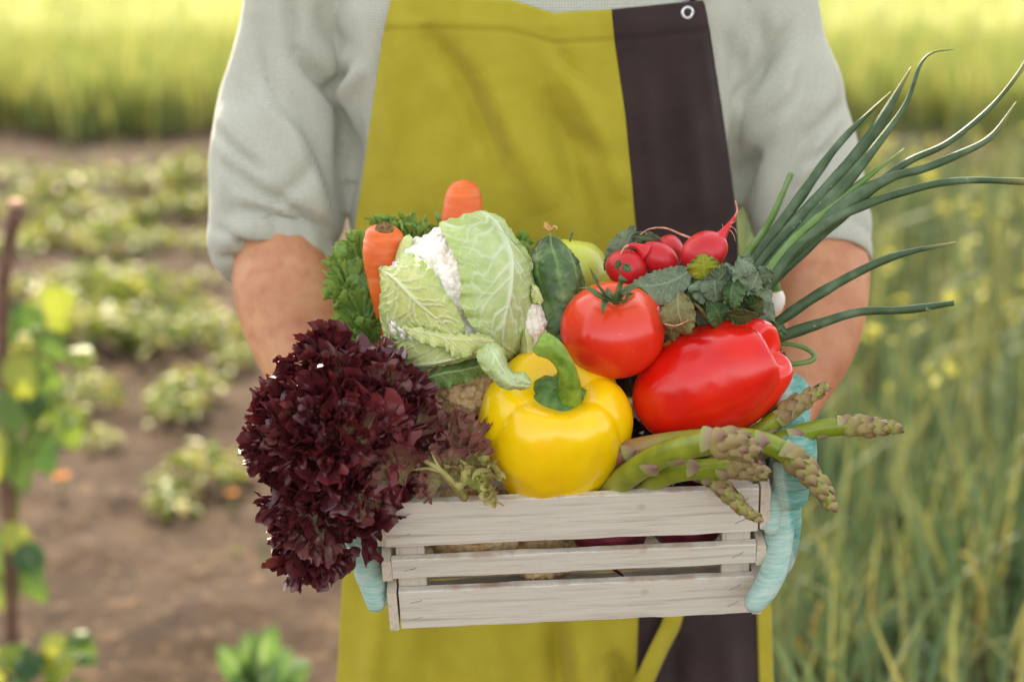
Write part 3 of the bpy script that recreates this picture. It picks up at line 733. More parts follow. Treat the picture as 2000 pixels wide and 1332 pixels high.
# silhouette of the mass in the photo, used to place leaf tips on a rounded volume
SIL = np.array([(625, 632), (650, 668), (690, 690), (740, 712), (790, 716), (828, 750), (838, 800), (806, 850), (792, 905), (790, 985), (750, 1015), (700, 1035), (660, 1000), (655, 1110), (628, 1135), (575, 1110), (545, 1060), (560, 1010), (545, 950), (500, 890), (472, 870), (490, 820), (500, 770), (530, 740), (565, 700), (590, 660)], float)
def inside(u, v, poly):
    c = False; j = len(poly) - 1
    for i in range(len(poly)):
        if ((poly[i][1] > v) != (poly[j][1] > v)) and (u < (poly[j][0] - poly[i][0]) * (v - poly[i][1]) / (poly[j][1] - poly[i][1] + 1e-9) + poly[i][0]): c = not c
        j = i
    return c
tips = []
edge = spl(np.vstack([SIL, SIL[:1]]), 46)
for (u, v) in edge[:-1]: tips.append((u, v, 0.0))
cand = []
while len(cand) < 78:
    u, v = rn.uniform(470, 845), rn.uniform(640, 1130)
    if not inside(u, v, SIL): continue
    if cand and min((u - a) ** 2 + (v - b) ** 2 for a, b in cand) < 30 ** 2 and rn.rand() < .95: continue
    cand.append((u, v))
for u, v in cand: tips.append((u, v, 1.0))
BASE = np.array([770., 880.])
for k, (u, v, inn) in enumerate(tips):
    dist = math.hypot(u - 670, v - 855)
    ed = np.min(np.hypot(edge[:, 0] - u, edge[:, 1] - v))
    front = 1.655 - 0.055 * min(1, ed / 110) if inn else 1.668 + rn.uniform(-.01, .012)
    ctr = np.array([690, 865.]); 
    if v > 1000: ctr = np.array([620, 960.])
    if v < 700 and u < 660: ctr = np.array([660, 760.])
    dv = ctr - np.array([u, v]); dl = np.linalg.norm(dv) + 1e-6
    if inn:
        step = rn.uniform(66, 96); jit = rn.normal(0, 18, 2); dv2 = dv + rn.normal(0, 45, 2); dv2 = dv2 / (np.linalg.norm(dv2) + 1e-6)
        b = np.array([u, v]) + dv2 * step + jit * .3; bd = front + rn.uniform(.016, .034)
        out = 0.0
    else:
        step = rn.uniform(60, 80); b = np.array([u, v]) + dv / dl * step; bd = front + .004
    Bp, Tp = P(b[0], b[1], bd), P(u, v, front)
    face = -FWD * 1.0 + (-(RGT * dv[0] - UPV * dv[1]) / dl) * .35 + UPV * .25
    gg = G(); big = 1.0 + .3 * rn.rand()
    frill(gg, Bp, Tp + (Tp - Bp) * (0.12 if inn else -.02), nrm(face), R(rn.uniform(40, 56)) * big, rn.uniform(.007, .0105), 100 + k, na=200, nr=26, curl=rn.uniform(-.25, .45), teeth=.085, ff=rn.uniform(1.15, 1.6))
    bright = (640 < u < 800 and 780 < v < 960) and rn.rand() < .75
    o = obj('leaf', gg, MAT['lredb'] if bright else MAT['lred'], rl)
MAT['lrib'] = m_frill('red_lettuce_inner_leaf', lin(132, 124, 82), lin(116, 78, 66), lin(104, 36, 46), .55, 1.0, .42, .14, .55, lin(156, 146, 100))
for k, (b, t_) in enumerate([((712, 880, 1.615), (655, 800, 1.598)), ((790, 950, 1.632), (752, 868, 1.606)), ((610, 1000, 1.640), (640, 1085, 1.640)), ((640, 985, 1.640), (585, 1070, 1.645)), ((600, 860, 1.625), (545, 800, 1.625)), ((740, 780, 1.635), (770, 720, 1.640)), ((700, 960, 1.625), (735, 1005, 1.630)), ((680, 760, 1.630), (640, 700, 1.640)), ((800, 860, 1.640), (840, 790, 1.642))]):
    gg = G(); frill(gg, P(*b), P(*t_), -FWD + UPV * .3, R(50), .008, 900 + k, na=200, nr=28, curl=.25, teeth=.07, ff=1.2); obj('leaf', gg, MAT['lrib'], rl)
# the leaf with a green stem lying on the crate rim at the right of the head
ml = thing('lettuce_leaf', 'loose red-green lettuce leaf with pale stem resting on the crate rim', 'lettuce', P(905, 968, 1.67))
for (b, t_, sp_, A_, sd_, cu) in [((880, 945, 1.665), (850, 880, 1.640), 60, .006, 401, .1), ((890, 930, 1.665), (905, 845, 1.650), 55, .006, 402, .1),
        ((895, 905, 1.672), (915, 800, 1.662), 50, .006, 403, .1), ((860, 930, 1.66), (815, 905, 1.635), 60, .005, 404, .1), ((865, 940, 1.655), (810, 945, 1.635), 45, .004, 405, .1), ((850, 870, 1.668), (850, 790, 1.655), 60, .006, 406, .1), ((880, 880, 1.672), (880, 830, 1.655), 70, .006, 407, .1)]:
    gg = G(); frill(gg, P(*b), P(*t_), -FWD + UPV * .3, R(sp_), A_ * 1.15, sd_, curl=cu, teeth=.06, na=220, nr=30, ff=1.5)
    obj('blade', gg, MAT['lmix'], ml)
for (b, t_, sp_, A_, sd_) in [((930, 950, 1.662), (930, 885, 1.652), 60, .006, 411), ((935, 960, 1.660), (965, 935, 1.642), 65, .006, 412), ((925, 955, 1.655), (930, 925, 1.640), 80, .006, 413), ((915, 925, 1.662), (905, 870, 1.655), 60, .005, 414), ((940, 950, 1.662), (955, 905, 1.65), 50, .005, 415)]:
    gg = G(); frill(gg, P(*b), P(*t_), -FWD + UPV * .3, R(sp_), A_ * 1.15, sd_, curl=.2, teeth=.07, na=220, nr=26, ff=1.5)
    obj('blade', gg, MAT['lgy'], ml)
gg = G(); gg.tube(P3(spl([(908, 972, 1.655), (885, 945, 1.640), (858, 918, 1.634), (820, 896, 1.632), (790, 880, 1.636)], 26)), np.linspace(9, 3, 26) * K * 1.66, 12, fn=lambda s, th: 1 + .1 * np.cos(3 * th))
gg.tube(P3(spl([(862, 921, 1.634), (835, 915, 1.632), (800, 918, 1.633)], 14)), np.linspace(4.5, 2, 14) * K * 1.66, 8)
gg.tube(P3(spl([(868, 928, 1.636), (850, 900, 1.634), (838, 872, 1.638)], 14)), np.linspace(4, 1.6, 14) * K * 1.66, 8)
MAT['rib'] = m_simple('lettuce_rib', lin(140, 130, 70), lin(176, 168, 100), 60, .45, .4, 200, .2, trans=.1)
obj('midrib', gg, MAT['rib'], ml)
# grey-green frill behind the red head
gb = thing('lettuce_leaf', 'dull red-green lettuce frill between the red lettuce and the cauliflower', 'lettuce', P(725, 740, 1.72))
for (b, t_, sd_) in [((740, 740, 1.715), (705, 668, 1.70), 421), ((755, 740, 1.715), (735, 672, 1.705), 422), ((730, 735, 1.71), (735, 705, 1.69), 423), ((760, 750, 1.71), (765, 710, 1.695), 424)]:
    gg = G(); frill(gg, P(*b), P(*t_), -FWD + UPV * .3, R(55), .005, sd_, curl=.15, teeth=.1); obj('blade', gg, MAT['lmix'], gb)
# green lettuce behind the carrots
gl = thing('green_lettuce', 'frilly green lettuce behind the carrots at the back of the crate', 'lettuce', P(720, 700, 1.79))
for (b, t_, sp_, sd_) in [((715, 560, 1.775), (672, 470, 1.77), 48, 431), ((700, 600, 1.775), (668, 520, 1.765), 50, 432), ((700, 600, 1.770), (650, 575, 1.76), 46, 433), ((715, 650, 1.765), (690, 560, 1.752), 50, 434), ((720, 680, 1.765), (695, 620, 1.75), 55, 435),
        ((745, 690, 1.765), (725, 610, 1.75), 45, 436), ((715, 520, 1.78), (705, 450, 1.775), 50, 437), ((735, 480, 1.80), (770, 425, 1.80), 50, 438), ((780, 490, 1.80), (800, 418, 1.80), 55, 439), ((800, 490, 1.79), (825, 440, 1.79), 50, 440),
        ((760, 500, 1.79), (740, 440, 1.79), 50, 441), ((985, 520, 1.80), (1008, 455, 1.795), 45, 442), ((1010, 530, 1.79), (1030, 488, 1.785), 45, 443), ((860, 490, 1.81), (868, 430, 1.81), 40, 444)]:
    gg = G(); frill(gg, P(*b), P(*t_), -FWD + UPV * .2, R(sp_), .0075, sd_, curl=.15, teeth=.06, na=200, nr=24, ff=1.5); obj('leaf', gg, MAT['lgreen'], gl)
leaf_obj('leaf', MAT['lgreen'], gl, [(770, 700, 1.775), (745, 640, 1.765), (720, 560, 1.76), (700, 500, 1.765)], [(745, 700, 1.77), (700, 650, 1.76), (678, 580, 1.76), (680, 510, 1.77)], [(790, 690, 1.78), (775, 620, 1.775), (755, 560, 1.77), (725, 500, 1.77)], 80, 24, ruffle=.004, rf=7, seed=30, veind=.002, crink=.0015)

# ------------------------------------------------------------------ radishes and their greens
m = N('radish_skin'); c0 = m.ramp(m.noise(22, 4), [(0.25, lin(178, 22, 28)), (0.6, lin(212, 42, 46)), (0.85, lin(226, 84, 76))])
m.color(m.mix(m.ramp(m.noise(90, 3), [(.66, (0, 0, 0, 1)), (.74, (.5, .5, .5, 1))]), c0, lin(112, 70, 44))); m.rough(.4, .45, .1); m.bump(m.noise(240, 3), .2, .0006); m.sss(.15, (1, .3, .3), .003); MAT['rad'] = m.m
MAT['root'] = m_simple('radish_root_tip', lin(200, 120, 100), lin(222, 178, 144), 200, .6, .3)
def radish(label, c, r, ax, tail=None, squash=1.15, tw=4.0):
    c_ = P(*c); rr = r * K * c[2]; t = thing('radish', label, 'radish', c_ - [0, 0, rr], 'radishes')
    ax = nrm(ax[0] * RGT + ax[1] * UPV + ax[2] * FWD)
    pr = ball_prof(rr, rr * squash, n=40); h = pr[:, 1] / (rr * squash)
    pr[:, 0] *= 1 - .10 * np.clip(h, 0, 1) ** 2
    V = lathe(c_, ax, pr, 48, fn=lambda s, t_: 1 + .015 * np.cos(3 * t_ + 1))
    V = V + (fbm(V * 60, 2, int(c[0])) * .0007)[..., None] * nrm(V - c_)
    g = G(); g.grid(V, cv=True); obj('bulb', g, MAT['rad'], t, recalc=True)
    if tail:
        sp = spl(tail, 30); g = G(); f = np.linspace(0, 1, 30)
        g.tube(P3(sp), (tw * (1 - f) ** 1.6 + tw * .9 * np.exp(-f * 9) + .9) * K * c[2], 12); obj('root_tail', g, [MAT['rad'], MAT['root']], t, fmat=None)
        o = t.children[-1]; me = o.data
        co = [0] * len(me.polygons); N_ = len(me.polygons)
        for i in range(N_): co[i] = 1 if i > N_ * .62 else 0
        me.polygons.foreach_set('material_index', co)
    return t
radish('darker red radish at the left end of the bunch', (1223, 524, 1.735), 36, (-.6, .2, .2))
radish('radish with its curled root tip pointing left', (1287, 505, 1.735), 31, (-.8, .5, -.1), [(1262, 492, 1.73), (1240, 480, 1.728), (1222, 482, 1.726), (1212, 496, 1.724)], 1.35, 11)
radish('pinkish round radish behind the one with curled tip', (1306, 492, 1.765), 30, (.2, .9, .1))
r4 = radish('plump red radish highest of the bunch with root pointing up right', (1376, 492, 1.728), 40, (.85, .5, -.1), [(1404, 468, 1.728), (1418, 448, 1.728), (1432, 428, 1.73), (1440, 412, 1.73), (1436, 392, 1.732)], 1.18, 9)
g = G()
for q in [[(1420, 448), (1428, 452), (1434, 462), (1436, 472)], [(1416, 452), (1412, 445), (1411, 438)], [(1424, 442), (1434, 446), (1439, 456)], [(1427, 436), (1434, 434), (1438, 428)]]:
    g.tube(P3(spl([(a, b, 1.727) for a, b in q], 12)), np.linspace(.9, .35, 12) * K * 1.7, 5)
obj('root_hair', g, MAT['root'], r4)
r5 = radish('red radish tucked between the tomato and the wilted leaves', (1284, 588, 1.735), 34, (.3, -.7, -.2), None, 1.2)
g = G(); g.tube(P3(spl([(1250, 458, 1.745), (1270, 447, 1.745), (1300, 446, 1.745), (1330, 458, 1.745), (1362, 470, 1.74)], 40)), np.linspace(.9, 2.6, 40) * K * 1.7, 8)
rt = obj('root_hair', g, MAT['root'], r4)
MAT['rleaf'] = m_leaf('radish_leaf', lin(92, 106, 78), lin(124, 138, 108), lin(146, 158, 128), None, .55, .12, .35, .25, 50, 90)
MAT['rleafd'] = m_leaf('radish_leaf_dark', lin(52, 78, 38), lin(76, 102, 52), lin(110, 134, 80), None, .5, .15)
MAT['rleafy'] = m_leaf('radish_leaf_yellow', lin(138, 150, 22), lin(170, 168, 30), lin(176, 178, 70), lin(120, 96, 40), .5, .25, .4, .3, 120)
MAT['rleafb'] = m_leaf('radish_leaf_brown', lin(112, 96, 58), lin(138, 140, 86), lin(168, 160, 110), None, .6, .2, .3, .4, 60)
rg = thing('radish_greens', 'wilted grey-green radish leaves bunched above the red pepper', 'leaves', P(1400, 640, 1.74))
def sleaf(mat, b, t_, wl, wr, dz=0.0, curl=0.0, bend=0.0, n=44, m=14, seed=0, ruf=.002, prof=.8, name='leaf', parent=None, teeth=.35, cup=0.0):
    """simple leaf from base b to tip t_ (u, v, d) with half widths in pixels."""
    b = np.array(b, float); t_ = np.array(t_, float); s = np.linspace(0, 1, 9)[:, None]; wl *= 1.2; wr *= 1.2
    ax = (t_ - b)[:2]; L = np.linalg.norm(ax); nx = np.array([-ax[1], ax[0]]) / L
    mid = b * (1 - s) + t_ * s; mid[:, :2] += nx * (bend * L * np.sin(s * math.pi)); mid[:, 2] -= (curl * np.sin(s * math.pi))[:, 0]
    wp = (np.sin(np.clip(s * .93 + .05, 0, 1) * math.pi) ** prof)[:, 0]
    lf = mid.copy(); lf[:, :2] += nx * (wl * wp)[:, None]; lf[:, 2] += dz + cup
    rt_ = mid.copy(); rt_[:, :2] -= nx * (wr * wp)[:, None]; rt_[:, 2] += -dz + cup
    return leaf_obj(name, mat, parent or rg, mid, lf, rt_, n, m, ruffle=ruf, rf=4, seed=seed, teeth=teeth, veind=.0007, crink=.0005, solid=.0006)
MR, MD, MY, MB = MAT['rleaf'], MAT['rleafd'], MAT['rleafy'], MAT['rleafb']
for k, a in enumerate([
    (MR, (1352, 528, 1.70), (1232, 558, 1.70), 24, 34, .006, .010, -.10),
    (MY, (1377, 548, 1.688), (1372, 496, 1.680), 28, 28, .0, .002, .0),
    (MR, (1185, 530, 1.755), (1240, 442, 1.765), 16, 24, .004, .004, .05),
    (MR, (1235, 462, 1.76), (1290, 468, 1.755), 10, 10, .004, .002, .0),
    (MR, (1400, 590, 1.69), (1392, 528, 1.69), 26, 24, .006, .006, .0),
    (MD, (1436, 545, 1.682), (1430, 602, 1.672), 14, 24, .010, .004, .1),
    (MR, (1462, 575, 1.69), (1442, 508, 1.69), 20, 24, .008, .006, .1),
    (MR, (1430, 650, 1.725), (1508, 590, 1.715), 42, 36, .002, .008, .0),
    (MR, (1440, 640, 1.722), (1495, 540, 1.722), 34, 30, .004, .008, .0),
    (MD, (1420, 612, 1.676), (1475, 614, 1.672), 20, 12, .010, .006, .1),
    (MB, (1325, 572, 1.684), (1345, 652, 1.672), 34, 26, .010, .008, .1),
    (MB, (1310, 600, 1.70), (1312, 665, 1.695), 16, 22, .006, .004, .0),
    (MR, (1350, 612, 1.70), (1432, 628, 1.69), 22, 18, .004, .004, .0),
    (MD, (1335, 600, 1.694), (1365, 570, 1.690), 18, 20, .008, .004, .2),
    (MR, (1470, 545, 1.70), (1512, 534, 1.70), 14, 16, .006, .003, .0),
    (MD, (1505, 660, 1.715), (1530, 632, 1.715), 18, 18, .004, .003, .0),
    (MR, (1425, 560, 1.70), (1415, 515, 1.705), 18, 18, .006, .004, .0),
    (MR, (1440, 530, 1.71), (1468, 500, 1.72), 16, 14, .004, .004, .0),
    (MD, (1455, 600, 1.684), (1490, 585, 1.680), 18, 18, .010, .004, .1),
    (MD, (1390, 640, 1.72), (1300, 620, 1.74), 40, 40, .0, .004, .0),
    (MD, (1470, 660, 1.735), (1380, 560, 1.745), 50, 50, .0, .004, .0),
    (MR, (1375, 600, 1.70), (1350, 545, 1.71), 22, 22, .004, .004, .0),
    (MD, (1330, 560, 1.705), (1380, 560, 1.70), 14, 16, .004, .004, .0)]):
    sleaf(a[0], a[1], a[2], a[3], a[4], a[5], a[6], a[7], seed=50 + k, ruf=.0028, teeth=.15)
g = G()
for pts in [[(1395, 640, 1.70), (1390, 605, 1.69), (1385, 560, 1.70)], [(1400, 640, 1.70), (1412, 600, 1.69), (1425, 570, 1.69)], [(1385, 625, 1.69), (1365, 600, 1.685), (1350, 590, 1.69)], [(1410, 640, 1.71), (1440, 600, 1.70), (1455, 560, 1.70)]]:
    g.tube(P3(spl(pts, 14)), np.linspace(5, 3, 14) * K * 1.7, 8)
obj('leaf_stalk', g, MAT['rib'], rg)
g = G(); g.tube(P3(spl([(1298, 633, 1.665), (1320, 636, 1.664), (1345, 625, 1.664), (1358, 610, 1.667)], 24)), 1.2 * K * 1.7, 6); obj('rootlet', g, MAT['root'], rg)
# small sprig lying over the left radish
sg_ = thing('leaf_sprig', 'tiny dark green sprig lying on the darker red radish', 'leaf', P(1225, 545, 1.70))
g = G(); g.tube(P3(spl([(1194, 520, 1.712), (1205, 524, 1.705), (1215, 540, 1.70), (1226, 550, 1.70)], 14)), 1.5 * K * 1.7, 6); g.tube(P3(spl([(1206, 524, 1.705), (1214, 514, 1.703), (1224, 518, 1.70)], 8)), 1.2 * K * 1.7, 6); obj('stalk', g, MAT['rleafd'], sg_)
sleaf(MD, (1216, 518, 1.702), (1232, 530, 1.698), 7, 7, parent=sg_, n=16, m=6, seed=3, ruf=.0005, teeth=0); sleaf(MD, (1205, 522, 1.705), (1210, 508, 1.704), 5, 5, parent=sg_, n=16, m=6, seed=4, ruf=.0005, teeth=0)

# ------------------------------------------------------------------ spring onions
def m_onion(name, a, b, tip):
    m = N(name); v = m.coord((20, 20, 20)); c = m.ramp(m.noise(2.2, 5, v), [(0.3, a), (0.7, b)])
    sp = m.ramp(m.noise(130, 2), [(.72, (0, 0, 0, 1)), (.76, (.7, .7, .7, 1))])
    c = m.mix(sp, c, lin(190, 190, 150)); c = m.mix(m.ramp(m.attr('s'), [(.86, (0, 0, 0, 1)), (1, (1, 1, 1, 1))]), c, tip)
    m.color(m.mix(m.ramp(m.noise(45, 4), [(.5, (0, 0, 0, 1)), (.75, (.5, .5, .5, 1))]), c, lin(126, 142, 116))); m.rough(.5, .4); m.bump(m.noise(300, 3), .3, .0006); m.translucent(.08); return m.m
MAT['on1'] = m_onion('onion_leaf', lin(54, 76, 44), lin(82, 104, 66), lin(150, 146, 84))
MAT['on2'] = m_onion('onion_leaf_light', lin(88, 122, 52), lin(118, 148, 74), lin(170, 170, 90))
ONI = {
 'a': ('bunch of green spring onion leaves fanning up past the sleeve', [
   ([(1440, 530), (1465, 490), (1505, 430), (1545, 340)], [8, 7, 6, 6], 1, 1.745, 1),
   ([(1450, 540), (1480, 500), (1560, 390), (1640, 280), (1740, 180)], [11, 11, 9, 7, 1.5], 0, 1.74, 0),
   ([(1462, 548), (1500, 500), (1600, 390), (1700, 270), (1780, 132)], [12, 15, 15, 13, 1.5], 0, 1.735, 0),
   ([(1472, 556), (1515, 508), (1620, 395), (1700, 300), (1768, 205), (1796, 130), (1822, 103), (1863, 97)], [10, 12, 14, 13, 9, 6, 4, 1], 0, 1.728, 0),
   ([(1485, 552), (1530, 492), (1610, 415), (1690, 350), (1766, 291)], [9, 9, 7, 6, 1.5], 1, 1.715, 0)]),
 'b': ('pair of spring onion leaves curving up at the far right edge', [
   ([(1480, 560), (1540, 500), (1650, 400), (1740, 347), (1800, 331), (1865, 305), (1935, 268), (1985, 200)], [9, 13, 16, 14, 9, 8, 7, 1.5], 0, 1.725, 0),
   ([(1500, 560), (1600, 460), (1700, 372), (1770, 318), (1850, 280), (1930, 215), (1985, 150), (2012, 105)], [8, 10, 12, 9, 7, 6, 5, 4], 0, 1.733, 0),
   ([(1490, 570), (1560, 480), (1650, 417), (1780, 371), (1880, 353), (2030, 356)], [9, 9, 9, 8, 7, 7], 0, 1.715, 0),
   ([(1470, 566), (1500, 542), (1548, 513)], [6, 6, 1.5], 1, 1.705, 0)]),
 'c': ('two dark spring onion leaves crossing low in front of the forearm', [
   ([(1440, 690), (1520, 628), (1620, 562), (1740, 503), (1866, 474)], [9, 10, 10, 8, 2], 0, 1.735, 0),
   ([(1440, 690), (1515, 661), (1600, 632), (1680, 609), (1770, 605), (1863, 592)], [10, 11, 10, 9, 9, 5], 0, 1.725, 1),
   ([(1480, 690), (1520, 672), (1562, 676), (1590, 692), (1580, 706), (1530, 712), (1480, 706)], [4.5, 4.5, 4.5, 5, 5, 4.5, 4], 1, 1.735, 0)])}
for kx, (lab, lst) in ONI.items():
    p0 = lst[0][0][0]
    t = thing('spring_onion', lab, 'spring onion', P(p0[0], p0[1] + 20, lst[0][3]), 'spring onions')
    for pts, wd, light, dep, cut in lst:
        n = 70; dd = dep + np.linspace(0, .035, len(pts)) * (1 if kx != 'c' else -.4)
        sp = spl([(a, b, c) for (a, b), c in zip(pts, dd)], n)
        wv = np.interp(np.linspace(0, 1, n), np.linspace(0, 1, len(wd)), wd)
        kink = 1 + .09 * vnoise(np.stack([np.linspace(0, 14, n), np.zeros(n), np.full(n, wd[0])], -1), 3)
        g = G(); seg = 14
        path = P3(sp)
        o0 = g.n; g.tube(path, wv * kink * K * sp[:, 2], seg, fn=lambda s, th: 1 + .07 * np.cos(2 * th + 5 * s) + .025 * np.cos(7 * th))
        g.at['s'] = [(0, np.repeat(np.linspace(0, 1, n), seg) * (1 if not cut else .85))]
        obj('leaf', g, MAT['on2'] if light else MAT['on1'], t)
m = m_simple('highlight_bulb', lin(226, 214, 196), lin(240, 232, 220), 60, .35, .5, bst=.1, sss=.2); MAT['bulb'] = m.m
ob = thing('highlight_bulb', 'pale bulb shape added for a blurred highlight behind the radish leaves', 'onion', P(1512, 600, 1.86))  # pale bulb and stalk, added to stand in for a blurred bright highlight
g = G(); g.grid(lathe(P(1512, 588, 1.86), UPV + RGT * .2, ball_prof(.0105, .013)), cv=True); obj('bulb', g, MAT['bulb'], ob, recalc=True)
g = G(); g.tube(P3(spl([(1514, 572, 1.86), (1505, 545, 1.85), (1480, 510, 1.83)], 14)), np.linspace(.007, .005, 14), 12); obj('stalk', g, MAT['on2'], ob)

# ------------------------------------------------------------------ asparagus
m = N('asparagus_stalk'); v = m.coord((30, 30, 30))
c = m.ramp(m.noise(1.3, 4, v), [(0.3, lin(112, 128, 24)), (0.6, lin(142, 152, 40)), (0.8, lin(166, 170, 66))])
c = m.mix(m.ramp(m.attr('s'), [(0.0, (1, 1, 1, 1)), (.34, (0, 0, 0, 1))]), c, lin(168, 160, 84))
c = m.mix(m.attr('pink'), c, lin(150, 98, 78)); m.color(c); m.rough(.36, .5); m.bump(m.noise(3, 3, v), .2, .0006); m.sss(.1, (.6, 1, .2), .003); MAT['asp'] = m.m
m = N('asparagus_scale'); c = m.ramp(m.math('ADD', m.attr('s'), m.math('MULTIPLY', m.math('SUBTRACT', m.noise(150, 3), .5), .5)), [(0.05, lin(150, 164, 84)), (.35, lin(160, 136, 110)), (.8, lin(134, 100, 92))])
oi = m.n('ShaderNodeObjectInfo'); c = m.mix(m.math('MULTIPLY', oi.outputs['Random'], .5), c, lin(132, 128, 74)); m.color(c); m.rough(.5, .35); m.bump(m.noise(500, 3), .3, .0005); MAT['scale'] = m.m
m = N('asparagus_tip_scale'); c = m.ramp(m.math('ADD', m.attr('s'), m.math('MULTIPLY', m.math('SUBTRACT', m.noise(200, 3), .5), .6)), [(0.1, lin(160, 158, 84)), (.4, lin(154, 128, 90)), (.9, lin(108, 72, 62))])
oi = m.n('ShaderNodeObjectInfo'); c = m.mix(m.math('MULTIPLY', oi.outputs['Random'], .5), c, lin(138, 134, 68)); m.color(c); m.rough(.55, .35); m.bump(m.noise(500, 3), .3, .0005); MAT['tscale'] = m.m
def bract_mesh(name, mat, plump):
    # x across, y along the stalk, z outwards; unit size, attached at y = 0
    n, m_ = 9, 9; s = np.linspace(0, 1, n)[:, None]; a = np.linspace(-1, 1, m_)[None, :]
    wv = (1 - s ** 1.7) ** .8 * (.55 if plump else .62); x = a * wv; 
    z = (1 - (a * (1 if plump else .9)) ** 2 * .95) * (.30 * np.sin(np.clip(s * 1.1 + .08, 0, 1) * math.pi * .8 + .2) if plump else .16 * (1 - s * .3)) - (.10 if plump else .10) * np.abs(a) ** 2
    A = np.stack(np.broadcast_arrays(x, s * 1.0, z + .02), -1)
    me = bpy.data.meshes.new(name); me.from_pydata(A.reshape(-1, 3).tolist(), [], grid_faces(n, m_).tolist())
    at = me.attributes.new('s', 'FLOAT', 'POINT'); at.data.foreach_set('value', (s + 0 * a).reshape(-1).astype(np.float32))
    me.polygons.foreach_set('use_smooth', [True] * len(me.polygons)); me.materials.append(mat); me.update(); return me
BR, TB = bract_mesh('scale', MAT['scale'], False), bract_mesh('tip_scale', MAT['tscale'], True)
def asparagus(label, pts, rpx, tip_len, seed=0, nstem=5, pink=0.0, base_pink=0.0):
    rnn = random.Random(seed); n = 110; sp = spl(pts, n); path = P3(sp); L = np.concatenate([[0], np.cumsum(np.linalg.norm(np.diff(path, axis=0), axis=1))]); Lt = L[-1]
    r0 = rpx * K * sp[:, 2].mean(); s = L / Lt; t0 = 1 - tip_len / Lt
    rr = np.where(s < t0, r0 * (1 - .08 * s), r0 * .92 * np.clip(1 - ((s - t0) / (1 - t0)) ** 2.2, .0, 1) ** .6 * 1.0) + .0006
    t = thing('asparagus_spear', label, 'asparagus', path[0], 'asparagus spears')
    g = G(); g.tube(path, rr, 28, fn=lambda s_, th: 1 + .03 * np.cos(4 * th + 3 * s_) + .012 * np.cos(9 * th))
    g.at['s'] = [(0, np.repeat(s, 28))]; g.at['pink'] = [(0, np.clip(np.repeat(pink + base_pink * np.clip(1 - s * 3.0, 0, 1), 28), 0, 1))]
    obj('stalk', g, MAT['asp'], t)
    T = nrm(np.gradient(path, axis=0)); base = np.array(t['_w'])
    def put(me, sv, ang, size, lift, name, wide=1.0, tilt=0.0):
        i = min(n - 1, int(np.searchsorted(s, sv))); tg = T[i]; ref = nrm(-FWD - tg * (-FWD @ tg)); bi = np.cross(tg, ref)
        out = ref * math.cos(ang) + bi * math.sin(ang); x = np.cross(tg, out)
        tg2 = nrm(tg * math.cos(tilt) + out * math.sin(tilt)); out2 = np.cross(x, tg2)
        p = path[i] + out * (rr[i] * lift)
        M = Matrix((x * size * wide, tg2 * size, out2 * size)).transposed().to_4x4(); M.translation = Vector(p - base)
        o = bpy.data.objects.new(name, me); COL.objects.link(o); o.parent = t; o.matrix_local = M
    for k in range(nstem):
        sv = (k + .6) / nstem * t0 * .97 + .03
        for j in range(2 if k > nstem - 3 else 1):
            put(BR, sv + rnn.uniform(-.02, .02), k * 2.4 + rnn.uniform(-.4, .4) * 1 + j * 2.6 if k % 2 else rnn.uniform(-.9, .9) + j * 2.6, r0 * rnn.uniform(1.4, 1.75), .95, 'scale', 1.0, .02)
    nt_ = 26
    for k in range(nt_):
        f = k / (nt_ - 1); sv = t0 - .02 + (1 - t0) * f * .93
        put(TB, sv, k * 2.399 + seed, r0 * (1.8 - .9 * f) * rnn.uniform(.85, 1.2), .72, 'tip_scale', 1.05, .12 + .12 * rnn.random())
    return t
asparagus('thick asparagus spear nearest the viewer with its tip bent forward', [(1168, 988, 1.715), (1222, 932, 1.668), (1300, 886, 1.622), (1390, 864, 1.590), (1440, 870, 1.575), (1480, 888, 1.566)], 25, .038, 1, 5, .05)
asparagus('asparagus spear lying just under the thick one on the rim', [(1225, 965, 1.70), (1315, 924, 1.655), (1400, 914, 1.628), (1450, 914, 1.612), (1500, 926, 1.600)], 19, .034, 2, 4)
asparagus('long asparagus spear drooping past the crate corner with pink cut end', [(1180, 905, 1.680), (1230, 880, 1.672), (1330, 862, 1.655), (1450, 856, 1.645), (1520, 876, 1.640), (1580, 925, 1.634), (1634, 998, 1.630)], 20, .062, 3, 6, .0, 1.3)
asparagus('asparagus spear slanting up across the glove', [(1400, 905, 1.700), (1450, 868, 1.690), (1500, 832, 1.685), (1550, 795, 1.680), (1618, 752, 1.678)], 17, .052, 4, 5)
asparagus('straight asparagus spear reaching farthest right', [(1440, 905, 1.690), (1500, 872, 1.680), (1580, 842, 1.674), (1660, 832, 1.668), (1763, 836, 1.664)], 17, .050, 5, 5)
asparagus('dark asparagus spear hanging down over the front of the crate', [(1330, 915, 1.665), (1385, 932, 1.648), (1420, 962, 1.640), (1450, 992, 1.638), (1490, 1018, 1.636)], 14, .050, 6, 4, .15)

